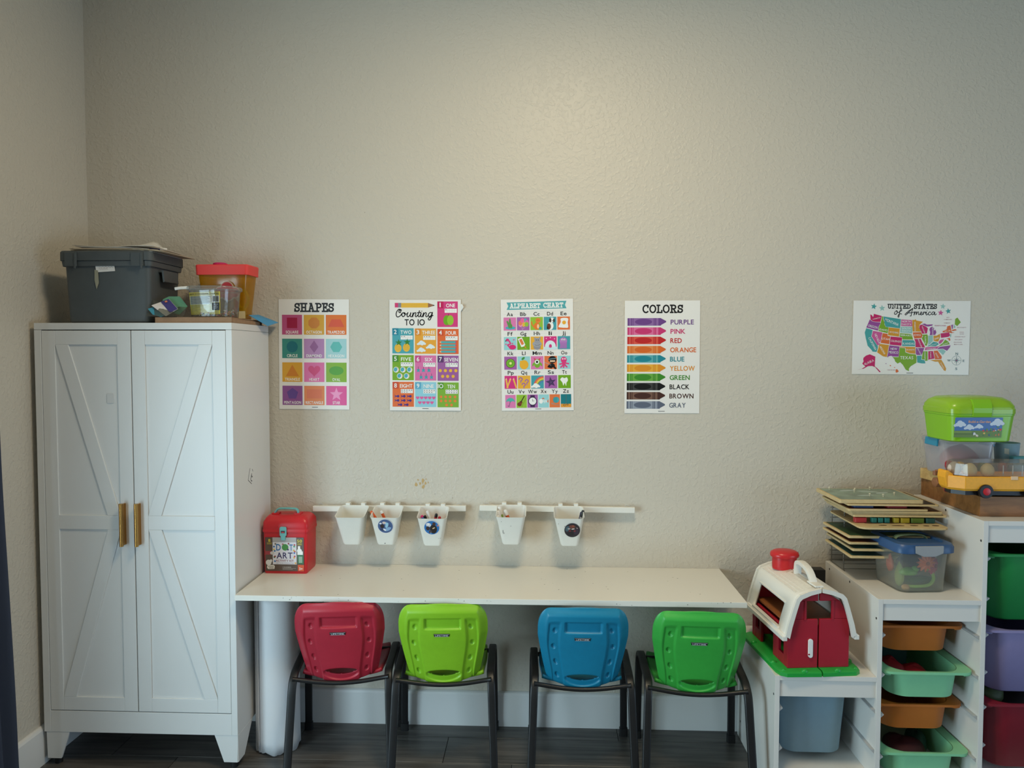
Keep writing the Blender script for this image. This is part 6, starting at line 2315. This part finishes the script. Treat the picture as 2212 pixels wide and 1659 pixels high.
puzzle('brown printed puzzle board third from the bottom of the rack', 1.200, 2.535, S2 + .1335, .290, .235, .0075, 'red', .012, -.01)
puzzle('teal printed puzzle board second from the bottom of the rack', 1.212, 2.530, S2 + .1125, .290, .235, .0075, 'teal', .0, .0)
puzzle('lowest puzzle board in the rack, teal picture, tucked in', 1.206, 2.528, S2 + .0880, .290, .235, .0075, 'teal', -.01, .0)

# ---- clear box with blue lid and toy creatures
bx = thing('clear_box', 'clear plastic box with blue lid full of toy creatures on the middle step', 'plastic box', (1.256, 2.525, S2 + .0003), math.radians(5))
fro = clear_mat('frosted_clear', (248, 249, 246), (226, 228, 222), .17, .1)
b = MB()
tub(b, .158, .168, .172, .186, .146, .028, .03, .0018, 6)
b.build('box_body', fro, bx, smooth=45)
lidm = mat('navy_lid', (48, 84, 130), .4)
b = MB()
b.loft([ring(rrect(.180, .194, .03, 6), .132), ring(rrect(.200, .214, .034, 6), .136), ring(rrect(.200, .214, .034, 6), .154), ring(rrect(.188, .202, .032, 6), .164), ring(rrect(.150, .164, .028, 6), .166), ring(rrect(.146, .160, .028, 6), .160)], True, True)
b.build('lid', lidm, bx, smooth=40)
hp = smooth_path([(-.055, .0, .1605), (-.045, .0, .170), (-.02, .0, .174), (.02, .0, .174), (.045, .0, .170), (.055, .0, .1605)], 5)
MB().tube(hp, .003, 8, r2=.011, up=(0, 0, 1)).build('carry_handle', mat('lid_handle', (112, 128, 96), .45), bx, smooth=50)
b = MB().prism([(-.047, .162), (.047, .162), (.046, .138), (.02, .127), (-.02, .127), (-.046, .138)], 'y', -.112, -.1065)
b.build('latch', mat('grey_latch', (150, 152, 154), .45), bx, bevel=.0015)
inside = Vector((1.256, 2.525, S2))


def inbox(x, y, z):
    v = Matrix.Rotation(math.radians(5), 3, 'Z') @ Vector((x, y, 0))
    return (inside.x + v.x, inside.y + v.y, S2 + z)


def burst(label, pos, r0, r1, n_, col, mname, tilt):
    t = thing('spiky_toy', label, 'toy', pos, rot=tilt)
    pts = [((r1 if k % 2 == 0 else r0) * math.cos(PI * k / n_), (r1 if k % 2 == 0 else r0) * math.sin(PI * k / n_)) for k in range(2 * n_)]
    m_ = mat(mname, col, .45)
    b_ = MB().loft([[(p_[0], p_[1], 0) for p_ in pts], [(p_[0], p_[1], .006) for p_ in pts], [(p_[0] * .45, p_[1] * .45, .013) for p_ in pts]], True, True)
    o_ = b_.build('spiky_body', m_, t, smooth=20)
    MB().lathe([(.007, .013), (.006, .016), (.003, .0165)], 12).build('button', mat(mname + '_dark', tuple(int(c_ * .72) for c_ in col), .5), t, smooth=40)
    return t


burst('orange spiky star toy pressed against the front of the clear box', inbox(.012, -.070, .098), .020, .033, 12, (238, 118, 66), 'toy_orange', (PI / 2 + .1, 0, .1))
burst('pink spiky star toy at the right side of the clear box', inbox(.046, -.050, .082), .019, .030, 12, (206, 70, 110), 'toy_pink', (PI / 2, .3, .6))
rr_ = random.Random(4)
greens = [((104, 168, 60), 'toy_leaf'), ((52, 96, 50), 'toy_deep_green'), ((150, 200, 80), 'toy_lime')]
t = thing('toy_frog', 'light green toy frog in the clear box', 'toy', inbox(-.035, -.050, .050))
b = MB()
blob(b, (0, 0, .012), (.030, .018, .014), 14, 8, .06, 1)
b.build('frog_body', mat('toy_leaf', (104, 168, 60), .45), t, smooth=60)
blob(MB(), (.022, -.004, .022), (.012, .012, .010), 12, 8).build('frog_head', MATS['toy_leaf'], t, smooth=60)
MB().lathe([(.005, 0), (.005, .002), (.002, .003)], 10, (.026, -.014, .028), axis='y').build('frog_eye', mbk, t)
t = thing('toy_snake', 'lime green toy snake curled in the clear box', 'toy', inbox(.01, -.055, .012))
MB().tube(smooth_path([(-.05, .0, .0), (-.02, -.008, .002), (.02, -.004, .006), (.04, .004, .022), (.036, .006, .045), (.022, .012, .058)], 6), .0055, 8).build('snake_body', mat('toy_lime', (150, 196, 74), .45), t, smooth=60)
t = thing('toy_lizard', 'dark green toy lizard lying across the clear box', 'toy', inbox(.005, -.025, .022))
b = MB()
blob(b, (0, 0, .0), (.062, .022, .018), 16, 8, .08, 9)
b.build('lizard_body', mat('toy_deep_green', (46, 92, 50), .45), t, smooth=60)
t = thing('toy_lump', 'dark purple toy in the middle of the clear box', 'toy', inbox(.0, .0, .075))
blob(MB(), (0, 0, 0), (.050, .035, .034), 16, 8, .1, 12).build('toy_body', mat('toy_purple', (66, 46, 74), .5), t, smooth=60)
t = thing('toy_lump', 'red toy by the left wall of the clear box', 'toy', inbox(-.062, .01, .075))
blob(MB(), (0, 0, 0), (.009, .02, .03), 12, 8, .08, 14).build('toy_body', mat('toy_red', (214, 84, 60), .5), t, smooth=60)
t = thing('toy_lump', 'olive toy by the left wall of the clear box', 'toy', inbox(-.052, -.03, .045))
blob(MB(), (0, 0, 0), (.012, .02, .04), 12, 8, .08, 15).build('toy_body', mat('toy_olive', (132, 150, 70), .5), t, smooth=60)
t = thing('toy_shell', 'tan toy at the front corner of the clear box', 'toy', inbox(-.05, -.062, .012))
blob(MB(), (0, 0, 0), (.014, .010, .010), 12, 8, .08, 16).build('toy_body', mat('toy_tan', (200, 150, 96), .5), t, smooth=60)

# ================================================================== top step
S3 = TZ[2]
wb = thing('wooden_tray', 'brown wooden box tray on the top step', 'wooden box', (1.580, 2.620, S3 + .0002))
wbm = wood_mat('brown_wood', (120, 78, 38), (160, 108, 58), axis=0, scale=4, rough=.45, stretch=10)
w2, d2, h2 = .148, .186, .066
for (nm, a) in (('front_board', (-w2, w2, -d2, -d2 + .012, 0, h2)), ('back_board', (-w2, w2, d2 - .012, d2, 0, h2)), ('side_board', (-w2, -w2 + .012, -d2 + .0125, d2 - .0125, 0, h2)), ('side_board', (w2 - .012, w2, -d2 + .0125, d2 - .0125, 0, h2)), ('lid_board', (-w2 + .0125, w2 - .0125, -d2 + .0125, d2 - .0125, h2 - .012, h2 - .002))):
    MB().box(*a).build(nm, wbm, wb, bevel=.0012)
WZ = S3 + .0662
# pine plank across the tray
pn = thing('pine_board', 'pale pine board lying across the wooden box', 'board', (1.578, 2.676, WZ + .0002), math.radians(7))
MB().box(-.142, .138, -.134, .136, 0, .038).build('plank_body', wood_mat('pine', (190, 152, 92), (222, 190, 130), axis=0, scale=3, rough=.5, stretch=12), pn, bevel=.002)
PZ = WZ + .0384
# wooden toy mallet on the tray corner
ml = thing('toy_mallet', 'brown wooden toy mallet with ring, on the corner of the wooden box', 'toy', (1.398, 2.596, WZ + .0))
mlm = wood_mat('mallet_wood', (130, 82, 52), (166, 110, 74), axis=1, scale=5, rough=.5)
hexp = [(.022 * math.cos(a * PI / 3), .018 + .0175 * math.sin(a * PI / 3)) for a in range(6)]
b = MB().prism([(p_[0], p_[1]) for p_ in hexp], 'x', -.028, .05)
b.build('mallet_head', mlm, ml, bevel=.002)
b = MB().tube([(.030 + .0, -.030 + .016 * math.cos(a * PI / 10), .017 + .016 * math.sin(a * PI / 10)) for a in range(20)], .006, 8, closed=True)
b.build('ring', mlm, ml, smooth=60)
MB().tube([(.0, .05, .050), (.06, .03, .050)], .0045, 8).build('dowel', mlm, ml, smooth=50)
MB().tube([(.0, .05, .050), (.0, .05, .035)], .0075, 10).build('dowel_end', mlm, ml, smooth=50)

# egg carrier bus
bus = thing('toy_bus', 'yellow toy bus egg box with clear top and black wheels on the wooden box', 'toy bus', (1.478, 2.462, WZ + .0004))
yb_ = mat('bus_yellow', (244, 172, 40), .45, noise=(120, .05))
tyre = mat('tyre_black', (24, 20, 24), .4)
hub = mat('hub_red', (196, 36, 46), .4)
bw_ = .060


def bus_ring(x0, x1, hw_, z, nose):
    return [(x0, -hw_ + nose, z), (x0 + nose, -hw_, z), (x1, -hw_, z), (x1, hw_, z), (x0 + nose, hw_, z), (x0, hw_ - nose, z)]


b = MB().loft([bus_ring(-.145, .145, bw_ - .006, .022, .035), bus_ring(-.152, .148, bw_, .030, .040), bus_ring(-.152, .148, bw_, .068, .040), bus_ring(-.150, .146, bw_ - .003, .070, .040), bus_ring(-.147, .143, bw_ - .005, .064, .040)], True, True)
b.build('bus_body', yb_, bus, bevel=.0015)
MB().prism([(-.152, .030), (-.158, .060), (-.156, .082), (-.148, .084), (-.130, .072), (-.130, .030)], 'y', -.024, .024).build('bumper', yb_, bus, bevel=.003)
b = MB().loft([bus_ring(-.135, .143, bw_ - .012, .008, .03), bus_ring(-.135, .143, bw_ - .012, .022, .03)], True, True)
b.build('chassis', tyre, bus)
for x in (-.048, .10):
    for sy in (-1, 1):
        w_ = MB().lathe([(.012, -.008), (.021, -.008), (.0225, -.005), (.0225, .005), (.021, .008), (.012, .008)], 24, (x, sy * (bw_ - .001), .0225), axis='y').build('wheel', tyre, bus, smooth=35)
        MB().lathe([(.012, -.0085), (.012, .0085), (.009, .0095)] if sy > 0 else [(.009, -.0095), (.012, -.0085), (.012, .0085)], 18, (x, sy * (bw_ - .001), .0225), axis='y').build('hub', hub, w_, smooth=35)
b = MB().loft([bus_ring(-.130, .140, bw_ - .006, .0705, .028), bus_ring(-.126, .138, bw_ - .008, .108, .024), bus_ring(-.120, .134, bw_ - .014, .113, .022)], False, True)
b.build('clear_cover', clear_mat('cover_clear', (226, 222, 214), (200, 192, 184), .26, .1), bus, smooth=25)
for x in (.01, .04, .07):
    MB().box(x - .0015, x + .0015, -bw_ + .0065, -bw_ + .0085, .072, .106).build('cover_rib', clear_mat('rib_clear', (240, 238, 232), (226, 224, 218), .5, .1), bus)
MB().box(.030, .052, -bw_ - .002, -bw_ + .002, .060, .072).build('clasp', mat('clasp_clear', (236, 196, 150), .35), bus, bevel=.001)
eggm = mat('egg_cream', (226, 208, 160), .45)
for k, (x, y, lab) in enumerate(((-.112, .006, 'pale toy egg nearest the nose of the toy bus'), (-.078, -.024, 'cream toy egg behind the nose of the toy bus'), (-.024, -.026, 'cream toy egg above the front wheel of the toy bus'))):
    t = thing('toy_egg', lab, 'toy egg', (1.478 + x, 2.462 + y, WZ + .0653), group='toy eggs in the bus')
    rings_ = []
    b = MB().lathe([(.0005, 0), (.010, .002), (.0185, .010), (.0205, .020), (.0185, .030), (.012, .039), (.005, .0435), (.0005, .044)], 20)
    b.build('egg', eggm if k else mat('egg_pale', (206, 196, 186), .45), t, smooth=70)
# coloured toy eggs behind the bus on the pine board
for k, (x, c_, lab) in enumerate(((1.438, (226, 186, 60), 'yellow toy egg half behind the bus'), (1.476, (36, 66, 120), 'navy blue toy egg half behind the bus'), (1.512, (40, 110, 60), 'green toy egg half behind the bus'), (1.546, (40, 76, 110), 'slate blue toy egg half behind the bus'), (1.578, (150, 40, 40), 'red toy egg half behind the bus'))):
    t = thing('egg_half', lab, 'toy egg', (x, 2.562, PZ + .0002), group='coloured egg halves behind the bus')
    MB().lathe([(.016, 0), (.0165, .02), (.015, .040), (.011, .052), (.006, .058), (.001, .060)], 18).build('shell', mat('shell_%d' % k, c_, .35), t, smooth=60)
# red figure beside the bus nose
t = thing('toy_figure', 'small red wooden peg figure beside the toy bus nose', 'toy', (1.372, 2.513, WZ + .0002))
MB().lathe([(.010, 0), (.0125, .004), (.0125, .050), (.009, .060), (.008, .076), (.0115, .086), (.0115, .098), (.0075, .105)], 16).build('figure_body', mat('figure_red', (160, 26, 46), .4), t, smooth=40)
# teal block at the edge of the picture, on the pine board
t = thing('toy_block', 'teal toy block beside the rainbow cup', 'toy', (1.648, 2.572, PZ + .0002))
MB().box(-.035, .035, -.012, .012, 0, .076).build('block', mat('teal_block', (64, 132, 140), .5), t, bevel=.004)

# clear latch box with pink contents
cb_ = thing('latch_box', 'clear latch box holding pink cloth under the lime case', 'plastic box', (1.484, 2.665, PZ + .0003))
b = MB()
tub(b, .150, .135, .176, .160, .119, .016, .018, .0018, 4)
b.build('box_body', clear_mat('latch_clear', (250, 250, 252), (236, 236, 242), .30, .08), cb_, smooth=35)
b = MB().loft([ring(rrect(.182, .166, .02, 4), .115), ring(rrect(.184, .168, .02, 4), .125), ring(rrect(.178, .162, .02, 4), .129)], True, True)
b.build('lid', clear_mat('lid_clear', (240, 240, 244), (226, 228, 234), .4, .08), cb_, smooth=35)
for sx in (-1, 1):
    MB().prism([(sx * .089, .1295), (sx * .098, .1295), (sx * .100, .104), (sx * .094, .102), (sx * .0925, .122), (sx * .089, .126)], 'y', -.050, .030).build('latch', mat('latch_blue', (40, 140, 176), .4), cb_, bevel=.001)
t = thing('pink_cloth', 'crumpled salmon pink cloth inside the clear latch box', 'cloth', (1.490, 2.665, PZ + .003))
blob(MB(), (0, 0, .053), (.062, .055, .046), 22, 14, .05, 21).build('cloth_body', mat('salmon_cloth', (214, 112, 108), .8), t, smooth=60)

# lime green carrying case on top
CZ2 = PZ + .1303
gc = thing('carry_case', 'lime green plastic carrying case with flower picture label', 'toy case', (1.480, 2.600, CZ2), math.radians(1.5))
gm = mat('lime_case', (136, 196, 34), .3)
gm2 = mat('lime_case_top', (146, 190, 40), .25)
b = MB().loft([ring(rrect(.196, .16, .028, 6), 0), ring(rrect(.206, .172, .03, 6), .004), ring(rrect(.222, .19, .032, 6), .088), ring(rrect(.226, .194, .033, 6), .090), ring(rrect(.226, .194, .033, 6), .096)], True, True)
b.build('case_body', gm, gc, smooth=35)
b = MB().loft([ring(rrect(.230, .198, .034, 6), .0965), ring(rrect(.230, .198, .034, 6), .112), ring(rrect(.226, .194, .034, 6), .114), ring(rrect(.226, .194, .036, 6), .122), ring(rrect(.214, .180, .045, 6), .138), ring(rrect(.184, .15, .05, 6), .149), ring(rrect(.12, .09, .04, 6), .153)], True, True)
b.build('lid', gm2, gc, smooth=40)
b = MB().prism([(-.098, .086), (-.102, .100), (-.103, .116), (-.099, .132), (-.088, .145), (-.08, .145), (-.092, .130), (-.096, .116), (-.096, .088)], 'x', -.043, .020)
b.build('latch', gm, gc, bevel=.0015)
P = Print(600, 250, .158, .068)
P.rect(0, 0, 600, 250, (70, 112, 176))
P.up()
P.rect(0, 165, 600, 250, (106, 132, 60))
for (x, y, r_) in ((70, 80, 70), (190, 120, 60), (310, 110, 50), (540, 60, 80)):
    P.cloud(x, y, r_, (206, 216, 230))
P.up()
P.rect(0, 178, 220, 186, (150, 170, 84))
P.rect(0, 205, 240, 212, (80, 104, 44))
P.text('Build-a-Garden', 170, 36, 450, 66, (232, 170, 130), True)
rp = random.Random(8)
for k in range(46):
    x, y = rp.uniform(215, 590), rp.uniform(100, 235)
    if y < 200 - (x - 200) * .25:
        continue
    P.ell(x, y, rp.uniform(7, 17), rp.uniform(7, 15), rp.choice(((226, 226, 226), (226, 120, 70), (70, 120, 50), (230, 190, 90), (196, 60, 60), (90, 140, 60), (70, 90, 130))), 8)
    if k % 9 == 8:
        P.up()
lo = P.build('label', gc)
lo['label'] = 'picture label of flowers under blue sky'
lo.location = (-.020, -.0927, .0505)
lo.rotation_euler = (PI / 2 + .105, 0, 0)

# rainbow cup
rc = thing('paper_cup', 'pale blue cup with rainbow picture beside the clear latch box', 'cup', (1.640, 2.640, PZ + .0003))
rc.scale = (1.08, 1.08, 1.2)
b = MB()
prof = [(.030, 0), (.0365, .092)]
b.lathe([(.030, 0), (.0365, .092), (.0378, .094), (.0365, .096), (.0350, .094), (.0285, .003)], 28)
b.build('cup_body', mat('cup_blue', (142, 168, 176), .5), rc, smooth=40)


def on_cup(a, z, lift):
    r_ = .030 + (.0365 - .030) * z / .092 + lift
    return (r_ * math.sin(a), -r_ * math.cos(a), z)


rb_ = MB()
for k, (r_, mi) in enumerate(((.030, 0), (.026, 1), (.022, 2), (.018, 3))):
    pts = []
    for q in range(15):
        an = PI * q / 14
        pts.append((r_, an))
    for q in range(14):
        a0_, a1_ = PI * q / 14, PI * (q + 1) / 14
        quad = []
        for (rr2, an) in ((r_, a0_), (r_, a1_), (r_ - .0045, a1_), (r_ - .0045, a0_)):
            quad.append(on_cup(.15 + rr2 * math.cos(an) / .034 * .95, .022 + rr2 * math.sin(an) * 1.1, .0006))
        rb_.add(quad, [(0, 1, 2, 3)], mi)
rb_.build('rainbow_print', [mat('rb_red', (184, 60, 60), .5), mat('rb_yellow', (214, 180, 90), .5), mat('rb_green', (70, 120, 84), .5), mat('rb_blue', (150, 186, 186), .5)], rc)
sq = MB().add([on_cup(-.72, .066, .0006), on_cup(-.36, .064, .0006), on_cup(-.36, .080, .0006), on_cup(-.72, .082, .0006)], [(0, 1, 2, 3)])
sq.build('label_patch', mat('label_cream', (196, 190, 176), .6), rc)

# ================================================================== toys seen in the open tubs
def tubtoy(label, pos, r_, col, seed, name='toy_lump'):
    t = thing(name, label, 'toy', pos, group='toys in the open tubs')
    blob(MB(), (0, 0, 0), r_, 18, 10, .09, seed).build('toy_body', mat('tubtoy_%d%d%d' % col, col, .6), t, smooth=60)
    return t


mx_ = TX + TP + (TT + TP) / 2
tubtoy('red soft toy in the upper mint tub, near its left side', (mx_ - .055, 2.520, .394), (.040, .05, .038), (150, 24, 34), 31)
tubtoy('red soft toy in the upper mint tub, in the middle', (mx_ + .005, 2.490, .386), (.052, .045, .034), (166, 28, 38), 32)
t = thing('toy_block', 'blue grey block at the back of the upper mint tub', 'toy', (mx_ + .01, 2.66, .356))
MB().box(-.045, .045, -.03, .03, 0, .075).build('block', mat('slate_block', (60, 96, 108), .6), t, bevel=.006)
tubtoy('dark maroon toy in the lower mint tub', (mx_ - .01, 2.52, .118), (.07, .08, .034), (70, 24, 32), 33)
tubtoy('dark teal toy in the lower mint tub', (mx_ + .055, 2.56, .122), (.03, .06, .034), (30, 70, 60), 34)
rx_ = TX + 2 * TP + (TT + TP) / 2
tubtoy('olive green toy piled in the dark red tub', (rx_ - .06, 2.50, .330), (.040, .05, .034), (60, 74, 40), 35)
tubtoy('brown toy piled in the dark red tub', (rx_ - .07, 2.62, .335), (.036, .05, .040), (110, 64, 40), 36)
tubtoy('dark toy filling the dark red tub', (rx_ + .02, 2.56, .300), (.07, .12, .045), (40, 36, 40), 37)
